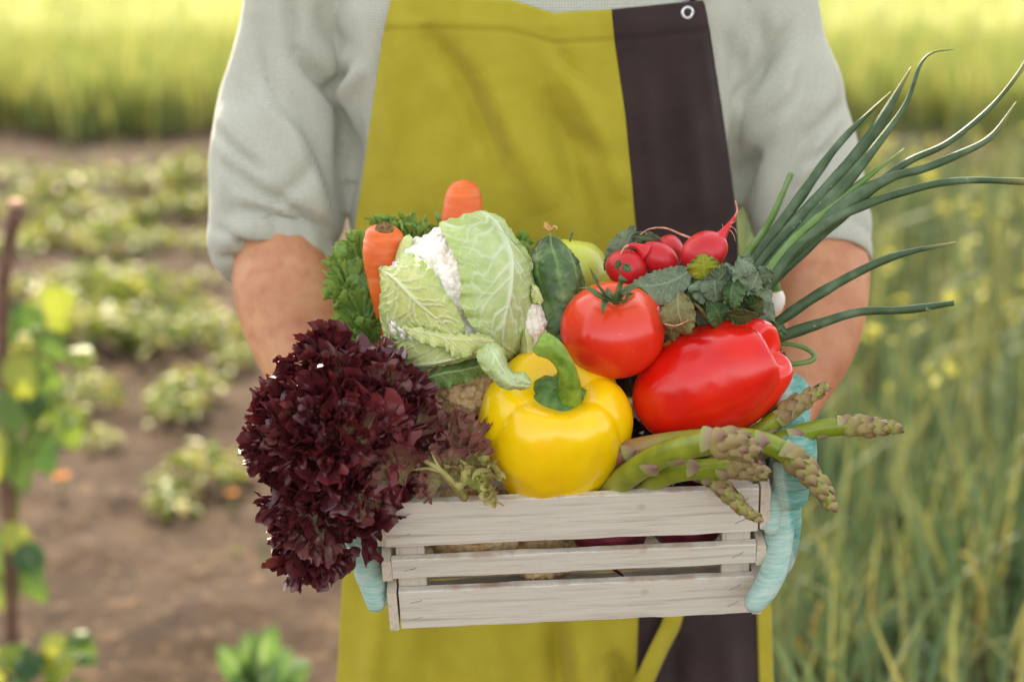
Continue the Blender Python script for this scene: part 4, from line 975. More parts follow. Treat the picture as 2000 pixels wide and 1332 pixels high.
# ------------------------------------------------------------------ roots and heads glimpsed through the gaps of the crate
MAT['beet'] = m_simple('beet_skin', lin(84, 16, 34), lin(120, 34, 50), 60, .5, .4, bst=.3)
MAT['parsnip'] = m_simple('parsnip_skin', lin(200, 176, 134), lin(226, 208, 170), 60, .6, .3, bst=.3)
for k, (a, lab) in enumerate([(0.035, 'dark red beetroot seen through the crate gap under the tomato'), (0.105, 'dark red beetroot seen through the crate gap near the right post')]):
    c_ = C(a, -.075, .050 + .01 * k); t = thing('beetroot', lab, 'beetroot', c_ - [0, 0, .03], 'beetroots')
    g = G(); V = lathe(c_, UPV, ball_prof(.034, .032)); V = V + (fbm(V * 40, 2, k) * .001)[..., None]; g.grid(V, cv=True); obj('root', g, MAT['beet'], t, recalc=True)
    g = G(); g.tube([c_ - UPV * .03, c_ - UPV * .038 + RGT * .004, c_ - UPV * .044 + RGT * .012], [.005, .002, .0008], 8); obj('root_tail', g, MAT['beet'], t)
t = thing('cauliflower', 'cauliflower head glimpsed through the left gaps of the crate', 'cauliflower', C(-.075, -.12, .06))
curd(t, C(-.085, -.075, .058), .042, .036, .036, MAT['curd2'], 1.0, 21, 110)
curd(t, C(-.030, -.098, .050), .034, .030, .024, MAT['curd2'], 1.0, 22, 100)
t = thing('parsnip', 'pale parsnip lying inside the crate behind the top gap', 'parsnip', C(0, -.06, .02))
g = G(); g.tube(spl([C(-.03, -.052, .024), C(.0, -.048, .024), C(.04, -.045, .026)], 30), np.linspace(.009, .002, 30), 20); obj('root', g, MAT['parsnip'], t)
#NEXT
# ------------------------------------------------------------------ the gardener
def profile_rows(z):
    T = np.array([(.30, .033, .205, .13, .42), (.62, .035, .205, .135, .42), (.85, .035, .200, .125, .41), (1.05, .034, .202, .122, .405), (1.20, .033, .208, .128, .40), (1.35, .033, .212, .132, .40), (1.45, .033, .190, .118, .405), (1.52, .033, .13, .09, .41), (1.57, .033, .065, .065, .41)])
    return [np.interp(z, T[:, 0], T[:, k]) for k in range(1, 5)]
def front(x, z, extra=0.0):
    cx, a, b, cy = profile_rows(z); a = a + extra
    q = np.clip(np.abs(x - cx) / a, 0, .97); return cy - b * (1 - q ** 2.5) ** (1 / 2.5)
def on_front(u, v, off, extra=0.0):
    y = np.full(np.shape(u), .28)
    for _ in range(6):
        p = W(u, v, y); y = front(p[..., 0], p[..., 2], extra) - off
    return W(u, v, y)
def remesh(g, voxel, smooth=2):
    me = bpy.data.meshes.new('tmp'); me.from_pydata(g.arr().tolist(), [], g.f)
    o = bpy.data.objects.new('tmp', me); COL.objects.link(o)
    md = o.modifiers.new('r', 'REMESH'); md.mode = 'VOXEL'; md.voxel_size = voxel
    if smooth: sm = o.modifiers.new('s', 'SMOOTH'); sm.iterations = smooth; sm.factor = .5
    dg = bpy.context.evaluated_depsgraph_get(); dg.update()
    m2 = bpy.data.meshes.new_from_object(o.evaluated_get(dg))
    V = np.zeros(len(m2.vertices) * 3); m2.vertices.foreach_get('co', V); V = V.reshape(-1, 3)
    Nn = np.zeros(len(m2.vertices) * 3); m2.vertices.foreach_get('normal', Nn); Nn = Nn.reshape(-1, 3)
    F = [list(p.vertices) for p in m2.polygons]
    bpy.data.objects.remove(o); bpy.data.meshes.remove(me); bpy.data.meshes.remove(m2)
    return V, F, Nn
def rtube(g, pts, rad_m, seg=24, flat=None, squash=1.0):
    sp = spl(np.hstack([np.asarray(pts, float), np.asarray(rad_m, float)[:, None]]), max(12, len(pts) * 8))
    # rounded ends
    path, r = sp[:, :3], sp[:, 3]
    a0, a1 = nrm(path[0] - path[1]), nrm(path[-1] - path[-2])
    k = np.array([.0, .5, .8, .95])
    pre = [path[0] + a0 * r[0] * math.cos(math.asin(q)) for q in (.05, .5, .85)]; prr = [r[0] * q for q in (.05, .5, .85)]
    pst = [path[-1] + a1 * r[-1] * math.cos(math.asin(q)) for q in (.85, .5, .05)]; psr = [r[-1] * q for q in (.85, .5, .05)]
    P_ = np.vstack([pre, path, pst]); R_ = np.concatenate([prr, r, psr])
    g.tube(P_, R_, seg, flat=flat, fn=(lambda s, th: (np.cos(th) ** 2 + squash ** 2 * np.sin(th) ** 2) ** .5) if squash != 1 else None)
def wp(l):  # (u, v, Y, radius_px) -> points, radii in metres
    a = np.asarray(l, float); p = W3(a[:, :3]); d = (p - CAM) @ FWD; return p, a[:, 3] * K * d
def folds(V, lst):
    """sum of soft furrows; each (polyline px, width px, depth m); negative depth makes a ridge"""
    u, v, d = proj(V); out = np.zeros(len(V))
    for pts, wd, dep in lst:
        sp = spl(pts, 40); q = np.stack([u, v], 1)
        m_ = (u > sp[:, 0].min() - wd * 3) & (u < sp[:, 0].max() + wd * 3) & (v > sp[:, 1].min() - wd * 3) & (v < sp[:, 1].max() + wd * 3)
        if not m_.any(): continue
        D = np.linalg.norm(q[m_][:, None] - sp[None], axis=2); j = D.argmin(1); dm = D.min(1)
        s = j / 39.0; out[m_] -= dep * np.exp(-(dm / wd) ** 2) * np.sin(np.clip(s, .02, .98) * math.pi) ** .8
    return out

gardener = thing('person', 'gardener in grey checked shirt and green-brown apron holding the crate with gloved hands', 'person', (.033, .41, 0.0))
mm = N('skin'); mm.color(mm.mix(mm.ramp(mm.noise(70, 4), [(.45, (0, 0, 0, 1)), (.75, (.5, .5, .5, 1))]), mm.ramp(mm.noise(12, 5), [(.3, lin(178, 116, 82)), (.7, lin(214, 160, 118))]), lin(176, 100, 76))); mm.rough(.5, .35); mm.bump(mm.noise(300, 4), .25, .0006); mm.sss(.12, (1, .45, .25), .005); MAT['skin'] = mm
mm = N('checked_cotton'); sx = mm.n('ShaderNodeSeparateXYZ'); mm.l(mm.coord(), sx.inputs[0])
def wave(m_, src, f): return m_.math('GREATER_THAN', m_.math('SINE', m_.math('MULTIPLY', src, f)), 0.25)
k1 = mm.math('MULTIPLY', mm.math('ADD', wave(mm, sx.outputs[0], 2100), wave(mm, sx.outputs[2], 2100)), .5)
cb = mm.mix(k1, lin(212, 210, 192), lin(164, 167, 148)); cb = mm.mix(mm.math('MULTIPLY', mm.noise(8, 3), .35), cb, lin(190, 188, 174)); cb = mm.mix(mm.ramp(mm.noise(420, 3), [(.4, (0, 0, 0, 1)), (.65, (.28, .28, .28, 1))]), cb, lin(142, 148, 134))
mm.color(cb); mm.rough(.85, .2, 0, .15); mm.bump(mm.noise(900, 3), .25, .0005); mm.translucent(.06); MAT['shirt'] = mm
mm = N('apron_green_cotton'); mm.color(mm.ramp(mm.noise(30, 4), [(.3, lin(166, 153, 40)), (.7, lin(177, 164, 50))])); mm.rough(.8, .2, 0, .1)
wv = mm.n('ShaderNodeTexWave'); wv.inputs['Scale'].default_value = 260; mm.l(mm.coord(), wv.inputs[0]); mm.bump(wv.outputs['Fac'], .12, .0004); MAT['agreen'] = mm
mm = N('apron_brown_cotton'); mm.color(mm.ramp(mm.noise(30, 4), [(.3, lin(52, 40, 39)), (.7, lin(62, 48, 46))])); mm.rough(.85, .2, 0, .1)
wv = mm.n('ShaderNodeTexWave'); wv.inputs['Scale'].default_value = 260; mm.l(mm.coord(), wv.inputs[0]); mm.bump(wv.outputs['Fac'], .15, .0004); MAT['abrown'] = mm
MAT['denim'] = m_simple('trouser_cloth', lin(46, 52, 64), lin(60, 66, 78), 90, .85, .2, 600, .3)
MAT['boot'] = m_simple('boot_rubber', lin(44, 50, 38), lin(56, 62, 46), 30, .5, .4)
MAT['hair'] = m_simple('hair', lin(48, 34, 24), lin(70, 50, 34), 90, .6, .3, 300, .5)
MAT['metal'] = m_simple('eyelet_metal', (.5, .5, .5, 1), (.62, .61, .6, 1), 90, .3, .6, bst=0); MAT['metal'].node_tree.nodes['Principled BSDF'].inputs['Metallic'].default_value = 1
MAT['thread'] = m_simple('olive_thread', lin(120, 108, 70), lin(150, 136, 90), 90, .8, .2)

AL = [(600, -150, .42, 80), (590, -80, .41, 104), (577, 60, .40, 106), (557, 180, .39, 112), (545, 300, .375, 128), (540, 400, .36, 128), (536, 462, .345, 124), (542, 500, .325, 106)]
AR = [(1440, -150, .42, 80), (1462, -80, .41, 104), (1487, 60, .40, 114), (1520, 200, .39, 114), (1555, 300, .375, 112), (1570, 400, .36, 113), (1586, 460, .345, 104), (1600, 495, .33, 92)]
# body: head, neck, trunk, arms to the wrists, one continuous surface
g = G()
zc = [(.86, .16, .10), (1.1, .165, .10), (1.3, .185, .105), (1.42, .17, .10), (1.50, .11, .075), (1.55, .062, .062), (1.62, .056, .058)]
th = np.linspace(0, 2 * math.pi, 36, endpoint=False)
V = np.array([[[.033 + a * math.cos(t), .41 + b * math.sin(t), z] for t in th] for z, a, b in zc]); o0 = g.n; g.grid(V, cv=True); g.f.append(list(range(o0, o0 + 36))); g.f.append(list(range(o0 + (len(zc) - 1) * 36, o0 + len(zc) * 36))[::-1])
hc = np.array([.033, .395, 1.715])
g.grid(lathe(hc, [0, -.12, 1], [(x * .078, y) for x, y in zip(np.sin(np.linspace(0.01, 3.13, 24)) * (1 - .16 * np.linspace(0, 1, 24) ** 2), np.cos(np.linspace(0.01, 3.13, 24)) * .118)], 32), cv=True)
rtube(g, [hc + [0, -.072, .012], hc + [0, -.094, -.022], hc + [0, -.084, -.036]], [.008, .013, .012], 12)          # nose
rtube(g, [hc + [-.024, -.078, -.062], hc + [0, -.084, -.062], hc + [.024, -.078, -.062]], [.006, .008, .006], 10)    # lips
rtube(g, [hc + [0, -.055, -.085], hc + [0, -.062, -.095]], [.024, .020], 14)
for sx_ in (-1, 1): rtube(g, [hc + [sx_ * .078, .01, .012], hc + [sx_ * .084, .018, -.01], hc + [sx_ * .076, .012, -.034]], [.010, .012, .007], 10)
for arm in (AL, AR):
    p, r = wp(arm); rtube(g, p, r * .42)
FL = [(545, 470, .345, 88), (550, 540, .32, 97), (563, 610, .30, 97), (590, 700, .27, 84), (625, 790, .23, 66), (655, 860, .19, 50), (672, 920, .16, 42)]
FR = [(1592, 450, .345, 86), (1603, 520, .33, 95), (1604, 610, .30, 88), (1588, 690, .27, 77), (1562, 765, .235, 56), (1538, 830, .20, 44), (1524, 880, .17, 42)]
for arm in (FL, FR):
    p, r = wp(arm); rtube(g, p, r)
V, F, Nn = remesh(g, .006, 4)
g = G(); g.raw(V, F); obj('body', g, MAT['skin'], gardener)
for sx_ in (-1, 1):
    c_ = hc + [sx_ * .030, -.070, .004]
    g = G(); g.grid(lathe(c_, [0, -1, 0], ball_prof(.011, .011, n=14), 16), cv=True); e = obj('eye', g, m_simple('eye_white', (.8, .8, .78, 1), (.8, .8, .78, 1), bst=0, rough=.2), gardener)
    g = G(); g.grid(lathe(c_ + [0, -.0095, 0], [0, -1, 0], [(.0052, -.001), (.0045, .0015), (.0001, .0022)], 14), cv=True); obj('iris', g, MAT['hair'], e)
    g = G(); rtube(g, [hc + [sx_ * .018, -.080, .024], hc + [sx_ * .032, -.079, .029], hc + [sx_ * .046, -.070, .024]], [.003, .0036, .002], 8); obj('eyebrow', g, MAT['hair'], gardener)
g = G(); A = lathe(hc + [0, .018, .022], [0, .12, 1], [(x * .088, y * .112) for x, y in zip(np.sin(np.linspace(0.01, 1.95, 22)), np.cos(np.linspace(0.01, 1.95, 22)))], 60)
A = A + (fbm(A * 60, 3, 4) * .004)[..., None] * nrm(A - hc); g.grid(A, cv=True); obj('hair', g, MAT['hair'], gardener, solid=.006)
# trousers and boots
g = G()
rtube(g, [(.033, .42, .92), (.033, .42, .82)], [.16, .165])
for sx_ in (-1, 1): rtube(g, [(.033 + sx_ * .09, .42, .84), (.033 + sx_ * .10, .42, .5), (.033 + sx_ * .12, .43, .22)], [.098, .078, .066])
V, F, Nn = remesh(g, .012, 3); V = V + (fbm(V * 9, 3, 3) * .006)[:, None] * Nn
g = G(); g.raw(V, F); obj('trousers', g, MAT['denim'], gardener)
for sx_ in (-1, 1):
    g = G(); x = .033 + sx_ * .12
    rtube(g, [(x, .43, .34), (x, .435, .12), (x, .43, .07)], [.07, .052, .05]); rtube(g, [(x, .45, .05), (x, .36, .045), (x, .27, .04)], [.048, .050, .040])
    V, F, Nn = remesh(g, .008, 3); V[:, 2] = np.maximum(V[:, 2], 0.0)
    g = G(); g.raw(V, F); obj('boot', g, MAT['boot'], gardener)
# shirt
g = G()
zs = np.linspace(.78, 1.57, 30); rows_ = []
for z in zs:
    cx, a, b, cy = profile_rows(z); t = th
    ct, st = np.cos(t), np.sin(t); k = (np.abs(ct) ** 2.5 + np.abs(st) ** 2.5) ** (-1 / 2.5)
    rows_.append(np.stack([cx + a * k * ct, cy + b * k * st, np.full(36, z)], 1))
o0 = g.n; g.grid(np.array(rows_), cv=True); g.f.append(list(range(36))); g.f.append(list(range(29 * 36, 30 * 36))[::-1])
for arm in (AL, AR):
    p, r = wp(arm); T = nrm(np.gradient(p, axis=0)); sp = spl(np.hstack([p, r[:, None]]), 60)
    g.tube(sp[:, :3], sp[:, 3], 32)
V, F, Nn = remesh(g, .0055, 3)
SF = [([(572, 86), (600, 130), (636, 168), (662, 205)], 13, .012), ([(655, 170), (668, 235), (674, 300), (682, 400)], 12, .013), ([(412, 438), (470, 466), (545, 476), (645, 520)], 8, .008), ([(425, 500), (480, 498), (560, 505)], 7, .006), ([(1690, 438), (1640, 452), (1560, 472)], 8, .008), ([(1694, 482), (1640, 466), (1580, 482)], 7, .006), ([(430, 250), (470, 300), (520, 340)], 9, .006), ([(500, 90), (530, 180), (590, 260)], 10, .006), ([(1560, 330), (1620, 290), (1650, 240)], 9, .006), ([(1500, 250), (1540, 200), (1570, 120)], 10, .006), ([(560, 190), (600, 245), (640, 330), (668, 430)], 20, .009),
      ([(500, 170), (560, 250), (600, 350), (640, 440)], 22, -.006), ([(436, 312), (500, 372), (560, 402), (650, 470)], 13, .009), ([(430, 425), (480, 412), (560, 440), (640, 492)], 14, .010), ([(420, 470), (500, 455), (580, 470), (655, 520)], 11, -.006),
      ([(500, 20), (505, 120), (480, 230)], 22, .005), ([(560, -20), (575, 80), (572, 120)], 12, .008), ([(690, 130), (660, 160), (650, 190)], 12, .008), ([(720, 120), (690, 170), (672, 220)], 14, -.007), ([(700, 220), (692, 300), (690, 400)], 12, .007), ([(450, 200), (455, 300), (440, 400)], 18, -.005),
      ([(620, 0), (640, 60), (700, 100)], 20, .006), ([(610, 300), (580, 360), (520, 400)], 16, .005),
      ([(1545, 50), (1505, 112), (1462, 168), (1425, 205)], 14, .012), ([(1484, 285), (1458, 330), (1452, 380)], 14, .012), ([(1425, 210), (1436, 300), (1446, 400)], 11, .008), ([(1592, 195), (1565, 290), (1500, 400), (1476, 440)], 20, .007),
      ([(1645, 285), (1600, 340), (1520, 395), (1485, 445)], 14, .009), ([(1680, 380), (1610, 425), (1540, 445), (1500, 470)], 12, .008), ([(1600, 70), (1612, 180), (1585, 270)], 20, -.006), ([(1560, 110), (1530, 220), (1500, 290)], 20, -.006),
      ([(1480, 20), (1490, 90), (1470, 150)], 16, .006), ([(1655, 330), (1610, 385), (1560, 415)], 11, -.006), ([(1640, 200), (1600, 250), (1560, 280)], 14, .005), ([(1420, 60), (1440, 130), (1420, 180)], 16, .006)]
fr = np.clip(-(Nn @ FWD) * 1.6 + .3, 0, 1)
V = V + ((folds(V, SF) * fr * 1.6) + (1 - np.abs(fbm(V * np.array([9, 9, 6]), 2, 6)) * 1.6) * .0045 + fbm(V * np.array([14, 14, 9]), 3, 6) * .0025)[:, None] * Nn
u_, v_, d_ = proj(V)
inn_ = np.clip((u_ - np.interp(v_, [-50, 0, 300, 600, 1400], [790, 785, 740, 712, 690])) / 30, 0, 1) * np.clip((np.interp(v_, [-50, 0, 300, 600, 1400], [1350, 1355, 1400, 1425, 1450]) - u_) / 30, 0, 1) * (v_ > 45) * (Nn[:, 1] < 0)
V[:, 1] += inn_ * .022
g = G(); g.raw(V, F); shirt = obj('shirt', g, MAT['shirt'], gardener)
# rolled cuffs
def cuff(u0, v0, ul, vl, ur, vr, yd, seed):
    """tilted soft band round the forearm: centre, left and right ends of the hem in the photo"""
    c = W(u0, v0, yd); L = W(ul, vl, yd); R_ = W(ur, vr, yd)
    ax = nrm(R_ - L); hw = np.linalg.norm(R_ - L) / 2; mid = (L + R_) / 2
    dn = nrm(np.array([0, -.42, -.9])); fw_ = nrm(np.cross(ax, dn)); fw_ = fw_ * (-1 if fw_[1] > 0 else 1)
    sag = (c - mid) @ dn
    t = np.linspace(0, 2 * math.pi, 90, endpoint=False)
    def ring(h, rs, s_): 
        wob = fbm(np.stack([np.cos(t) * 2.2, np.sin(t) * 2.2, np.full(90, h * 30 + seed)], 1), 2, seed) * .003
        q = mid + (np.cos(t) * hw * rs)[:, None] * ax + (np.sin(t) * hw * rs * .92)[:, None] * fw_
        return q + (h + sag * np.clip(np.sin(t), 0, 1) ** 1.5 + wob * .8)[:, None] * dn + (wob)[:, None] * nrm(q - mid)
    prof = [(-.052, .985), (-.046, 1.03), (-.034, 1.06), (-.022, 1.045), (-.018, 1.02), (-.014, 1.045), (-.004, 1.05), (.002, 1.03), (.003, 1.0), (-.001, .965), (-.012, .95), (-.03, .94)]
    A = np.array([ring(h, r_, 0) for h, r_ in prof])
    g = G(); g.grid(A, cv=True); return obj('rolled_cuff', g, MAT['shirt'], gardener, recalc=True)
cuff(530, 512, 450, 552, 648, 560, .325, 1)
cuff(1620, 478, 1512, 498, 1696, 500, .33, 2)

# apron
apron = None
LE = [(-20, 768), (0, 762), (60, 748), (150, 735), (300, 714), (430, 694), (600, 684), (900, 676), (1100, 670), (1332, 658), (1460, 654)]
RE = [(-20, 1368), (0, 1376), (60, 1388), (200, 1410), (400, 1436), (480, 1441), (700, 1450), (1000, 1472), (1200, 1482), (1332, 1486), (1460, 1492)]
DV = [(-20, 1194), (0, 1195), (60, 1201), (200, 1221), (440, 1243), (700, 1246), (1000, 1246), (1200, 1247), (1332, 1243), (1460, 1240)]
TOPV = lambda u: np.interp(u, [740, 765, 850, 1000, 1040, 1080, 1195, 1380], [2, -3, -6, 0, 12, 25, 18, 0])
AF = [([(822, 40), (845, 80), (900, 150), (950, 250), (990, 380)], 26, .009), ([(940, 130), (1010, 280), (1070, 420)], 34, -.008), ([(1060, 160), (1110, 300), (1160, 480)], 26, .007), ([(1100, 100), (1170, 260), (1225, 400)], 26, -.007),
      ([(1040, 200), (1120, 270), (1225, 330)], 30, .004), ([(860, 160), (905, 320), (890, 520)], 36, .005), ([(790, 60), (770, 200), (745, 360)], 26, -.004), ([(1070, 50), (1095, 110), (1170, 200)], 18, .003),
      ([(1300, 100), (1310, 300), (1300, 480)], 26, .004), ([(1380, 30), (1400, 160), (1420, 300)], 10, .004), ([(1340, 150), (1360, 300), (1370, 440)], 18, -.004), ([(1260, 120), (1270, 280), (1290, 420)], 16, -.003),
      ([(1080, 1180), (1090, 1290), (1096, 1420)], 24, .010), ([(1120, 1180), (1135, 1300), (1140, 1420)], 26, -.010), ([(1190, 1270), (1210, 1340), (1200, 1420)], 22, .012), ([(860, 1180), (840, 1300), (830, 1420)], 36, .008), ([(740, 1150), (730, 1300), (724, 1420)], 24, -.008), ([(960, 1180), (965, 1300), (970, 1420)], 30, -.008),
      ([(1330, 1230), (1320, 1330), (1325, 1420)], 22, .008), ([(1420, 1200), (1430, 1420)], 24, -.006)]
def apron_sheet(l, r_, off, nu, hem=True, v1=1460):
    nv = 240; vv = np.linspace(-10, v1, nv); A = np.zeros((nv, nu, 3)); f = np.linspace(0, 1, nu)
    U = np.array([np.interp(v, *zip(*l)) * (1 - f) + np.interp(v, *zip(*r_)) * f for v in vv]); Vv = np.repeat(vv[:, None], nu, 1)
    t0 = TOPV(U) if hem else -10; Vv = t0 + (Vv + 10) * (v1 - t0) / (v1 + 10)
    ex = np.clip((Vv - 300) / 900, 0, 1) * .07 + .012
    A = on_front(U, Vv, off, ex)
    sh = A.shape; q = A.reshape(-1, 3); d = 1.8 * folds(q, AF).reshape(sh[:2]) + fbm(A * np.array([7, 7, 4]), 3, 12) * .0035
    if hem:
        hd = Vv - t0; d = d + .0016 * (hd < 58) - .001 * np.exp(-((hd - 58) / 4) ** 2)
    A[..., 1] -= d; return A, U, Vv
A, U, Vv = apron_sheet(LE, DV, .009, 200)
g = G(); g.grid(A); apron = obj('apron', g, MAT['agreen'], gardener, solid=.0016)
apron['_w'] = list(gardener['_w'])
def sub(o, parent):     # child of a part: keep the same frame
    o.parent = parent; return o
A2, U2, V2 = apron_sheet(DV, RE, .0095, 90)
g = G(); g.grid(A2); obj('brown_panel', g, MAT['abrown'], apron, solid=.0016)
RT2 = [(v, u + 24) for v, u in RE]; RT1 = [(v, u - 3) for v, u in RE]
nvv = np.linspace(1050, 1460, 60); f = np.linspace(0, 1, 8)
UU = np.array([np.interp(v, *zip(*RT1)) * (1 - f) + np.interp(v, *zip(*RT2)) * f for v in nvv]); VV = np.repeat(nvv[:, None], 8, 1)
A3 = on_front(UU, VV, .0085, .085); g = G(); g.grid(A3); obj('edge_trim', g, MAT['agreen'], apron, solid=.0016)
# seam between the two cloths, hem stitching, eyelet
def on_sheet(u, v, lift=.0016):
    B = on_front(np.array([u]), np.array([v]), .0095, np.clip((v - 300) / 900, 0, 1) * .07 + .012)
    d = 1.8 * folds(B, AF) + fbm(B * np.array([7, 7, 4]), 3, 12) * .0035; B[:, 1] -= d + lift; return B[0]
g = G()
for k in range(34):
    u0, u1 = 1206 + k * 5.2, 1206 + k * 5.2 + 3.4
    vv_ = lambda u: 68 - (u - 1206) * .115
    g.tube(np.array([on_sheet(u0, vv_(u0)), on_sheet(u1, vv_(u1))]), .0004, 5)
obj('hem_stitching', g, MAT['thread'], apron)
c_ = on_sheet(1342, 25, .003); t = np.linspace(0, 2 * math.pi, 40, endpoint=False); nf = nrm(np.array([.25, -1, .05])); e1 = nrm(np.cross(nf, [0, 0, 1])); e2 = np.cross(nf, e1)
g = G(); rr = np.linspace(0, 2 * math.pi, 12, endpoint=False)
A = np.array([[c_ + (math.cos(a) * e1 + math.sin(a) * e2) * (.0052 + .0017 * math.cos(b)) + nf * .0011 * math.sin(b) for b in rr] for a in t]); g.grid(A, cu=True, cv=True); obj('eyelet', g, MAT['metal'], apron)
g = G(); g.grid(np.array([[c_ + (math.cos(a) * e1 + math.sin(a) * e2) * q - nf * .0006 for q in (.0001, .0038)] for a in t]), cu=True)
obj('eyelet_hole', g, m_simple('eyelet_dark', (.012, .012, .014, 1), (.012, .012, .014, 1), bst=0), apron)
# hanging tie
tie = []
for u, v, l in [(1318, 1180, .010), (1308, 1215, .012), (1285, 1260, .014), (1262, 1310, .014), (1245, 1350, .014), (1230, 1420, .014)]:
    tie.append([on_sheet(u - 17, v - 6, l), on_sheet(u, v, l + .001), on_sheet(u + 17, v + 5, l)])
tie = np.array(tie); TA = np.stack([spl(tie[:, k], 40) for k in range(3)], 1); g = G(); g.grid(TA); obj('tie', g, MAT['agreen'], apron, solid=.002)
# neck straps above the frame
for u, x in ((800, -.045), (1372, .11)):
    a = on_front(np.array([u]), np.array([-4]), .009, .012)[0]
    path = spl([a, a + np.array([(x - a[0]) * .5, .02, .09]), np.array([x, .35, 1.565]), np.array([.033 + (x - .033) * .7, .44, 1.60])], 30)
    g = G(); wd = .013; T = nrm(np.gradient(path, axis=0)); sdv = nrm(np.cross(T, [0, -1, .3])); g.grid(np.stack([path - sdv * wd, path, path + sdv * wd], 1)); obj('neck_strap', g, MAT['abrown'], apron, solid=.002)

# gloves: knitted, white with turquoise coating on the outer side
mm = N('knit_glove'); nz = mm.noise(40, 3)
ring_ = mm.n('ShaderNodeTexWave', bands_direction='Z'); ring_.inputs['Scale'].default_value = 95; ring_.inputs['Distortion'].default_value = 7; ring_.inputs['Detail'].default_value = 4; mm.l(mm.coord(), ring_.inputs[0])
knit = mm.n('ShaderNodeTexWave', bands_direction='DIAGONAL'); knit.inputs['Scale'].default_value = 420; knit.inputs['Distortion'].default_value = 2; mm.l(mm.coord(), knit.inputs[0])
stk = mm.ramp(mm.noise(1.0, 5, mm.coord((50, 50, 520)), .7), [(.42, (0, 0, 0, 1)), (.62, (1, 1, 1, 1))])
cc = mm.mix(mm.math('MULTIPLY', stk, .62), lin(200, 218, 204), lin(104, 188, 170))
tq = mm.ramp(mm.math('ADD', mm.attr('teal'), mm.math('MULTIPLY', mm.math('SUBTRACT', mm.noise(90, 4), .5), .6)), [(.42, (0, 0, 0, 1)), (.75, (.85, .85, .85, 1))])
cc = mm.mix(mm.math('MULTIPLY', tq, mm.math('ADD', .55, mm.math('MULTIPLY', stk, .45))), cc, lin(22, 150, 134)); cc = mm.mix(mm.math('MULTIPLY', knit.outputs['Fac'], .18), cc, lin(120, 140, 130))
mm.color(cc); mm.rough(.8, .2, 0, .1)
hb = mm.math('ADD', knit.outputs['Fac'], mm.math('MULTIPLY', mm.noise(700, 2), .7)); mm.bump(hb, .55, .0009); MAT['glove'] = mm
def glove(tubes, tealfn, seed):
    g = G()
    for pts, rad, sq, flat in tubes: rtube(g, pts, rad, 20, flat, sq)
    V, F, Nn = remesh(g, .0022, 3)
    V = V + (fbm(V * np.array([30, 30, 90]), 2, seed) * .0008)[:, None] * Nn
    g = G(); g.raw(V, F); g.at['teal'] = [(0, tealfn(V, Nn))]
    return obj('glove', g, MAT['glove'], gardener)
def pp(l):   # (u, v, depth, radius px)
    a = np.asarray(l, float); return P3(a[:, :3]), a[:, 3] * K * a[:, 2]
def Cs(side, l):  # crate coordinates mirrored for the two sides
    return np.array([C(side * a, b, c) for a, b, c in l])
# image-right hand
tb = []
p, r = pp([(1545, 770, 1.93, 40), (1538, 840, 1.88, 44)]); tb.append((p, r, 1, None))
p, r = pp([(1538, 840, 1.88, 44), (1530, 900, 1.81, 40)]); tb.append((p, r, 1, None))
# palm slabs against the crate side
for k in range(4):
    c0 = .018 + .024 * k
    tb.append((np.vstack([P(1534, 860, 1.87), Cs(1, [(HW + .033, .018, c0 + .012), (HW + .029, -.020, c0)])]), [.019, .019, .0165], 1, None))
fing = [
  (pp([(1534, 920, 1.715, 27), (1526, 985, 1.712, 29), (1521, 1050, 1.712, 28), (1512, 1108, 1.708, 27), (1494, 1150, 1.702, 26), (1474, 1176, 1.698, 23)])),
]
p, r = fing[0]; tb.append((p, r, 1, None))
for k in range(1, 4):
    c0 = .012 + .024 * k; a = HW + .026 + .002 * (k < 3)
    tb.append((Cs(1, [(a, -.015, c0), (a + .002, -.070, c0), (a - .004, -.118, c0 + .002), (a - .022, -.143, c0 + .004), (a - .044, -.146, c0 + .006)]), [.0135, .013, .0125, .0115, .010], 1, None))
p, r = pp([(1530, 880, 1.80, 30), (1512, 905, 1.735, 27), (1507, 960, 1.700, 24), (1505, 1005, 1.694, 21), (1506, 1030, 1.692, 17)]); tb.append((p, r, 1, None))
def teal_r(V, Nn):
    u, v, d = proj(V); e = np.interp(v, [760, 850, 900, 1000, 1100, 1150, 1200], [1545, 1530, 1528, 1540, 1552, 1600, 1600])
    return np.clip(.5 + (u - e) / 26, 0, 1) * (v < 1120) 
glove(tb, teal_r, 1)
# image-left hand
tb = []
p, r = pp([(668, 880, 1.90, 42), (676, 930, 1.84, 42)]); tb.append((p, r, 1, None))
for k in range(4):
    c0 = .016 + .024 * k
    tb.append((np.vstack([P(672, 905, 1.87), Cs(-1, [(HW + .033, .010, c0 + .012), (HW + .029, -.022, c0)])]), [.019, .019, .0165], 1, None))
p, r = pp([(690, 960, 1.74, 30), (694, 1010, 1.735, 31), (706, 1060, 1.735, 31), (718, 1110, 1.735, 28), (728, 1150, 1.732, 24), (733, 1175, 1.730, 20)]); tb.append((p, r, 1, None))
for k in range(1, 4):
    c0 = .018 + .024 * k; a = HW + .022
    tb.append((Cs(-1, [(a + .004, -.015, c0), (a + .004, -.060, c0), (a - .003, -.112, c0 + .002), (a - .020, -.141, c0 + .004), (a - .042, -.146, c0 + .006)]), [.0135, .013, .0125, .0115, .010], 1, None))
p, r = pp([(690, 930, 1.80, 30), (705, 960, 1.74, 26), (716, 1000, 1.715, 22), (720, 1030, 1.712, 18)]); tb.append((p, r, 1, None))
def teal_l(V, Nn):
    u, v, d = proj(V); e = np.interp(v, [900, 1000, 1040, 1100, 1130, 1200], [700, 690, 690, 694, 690, 640])
    return np.clip(.5 - (u - e) / 18, 0, 1)
glove(tb, teal_l, 2)

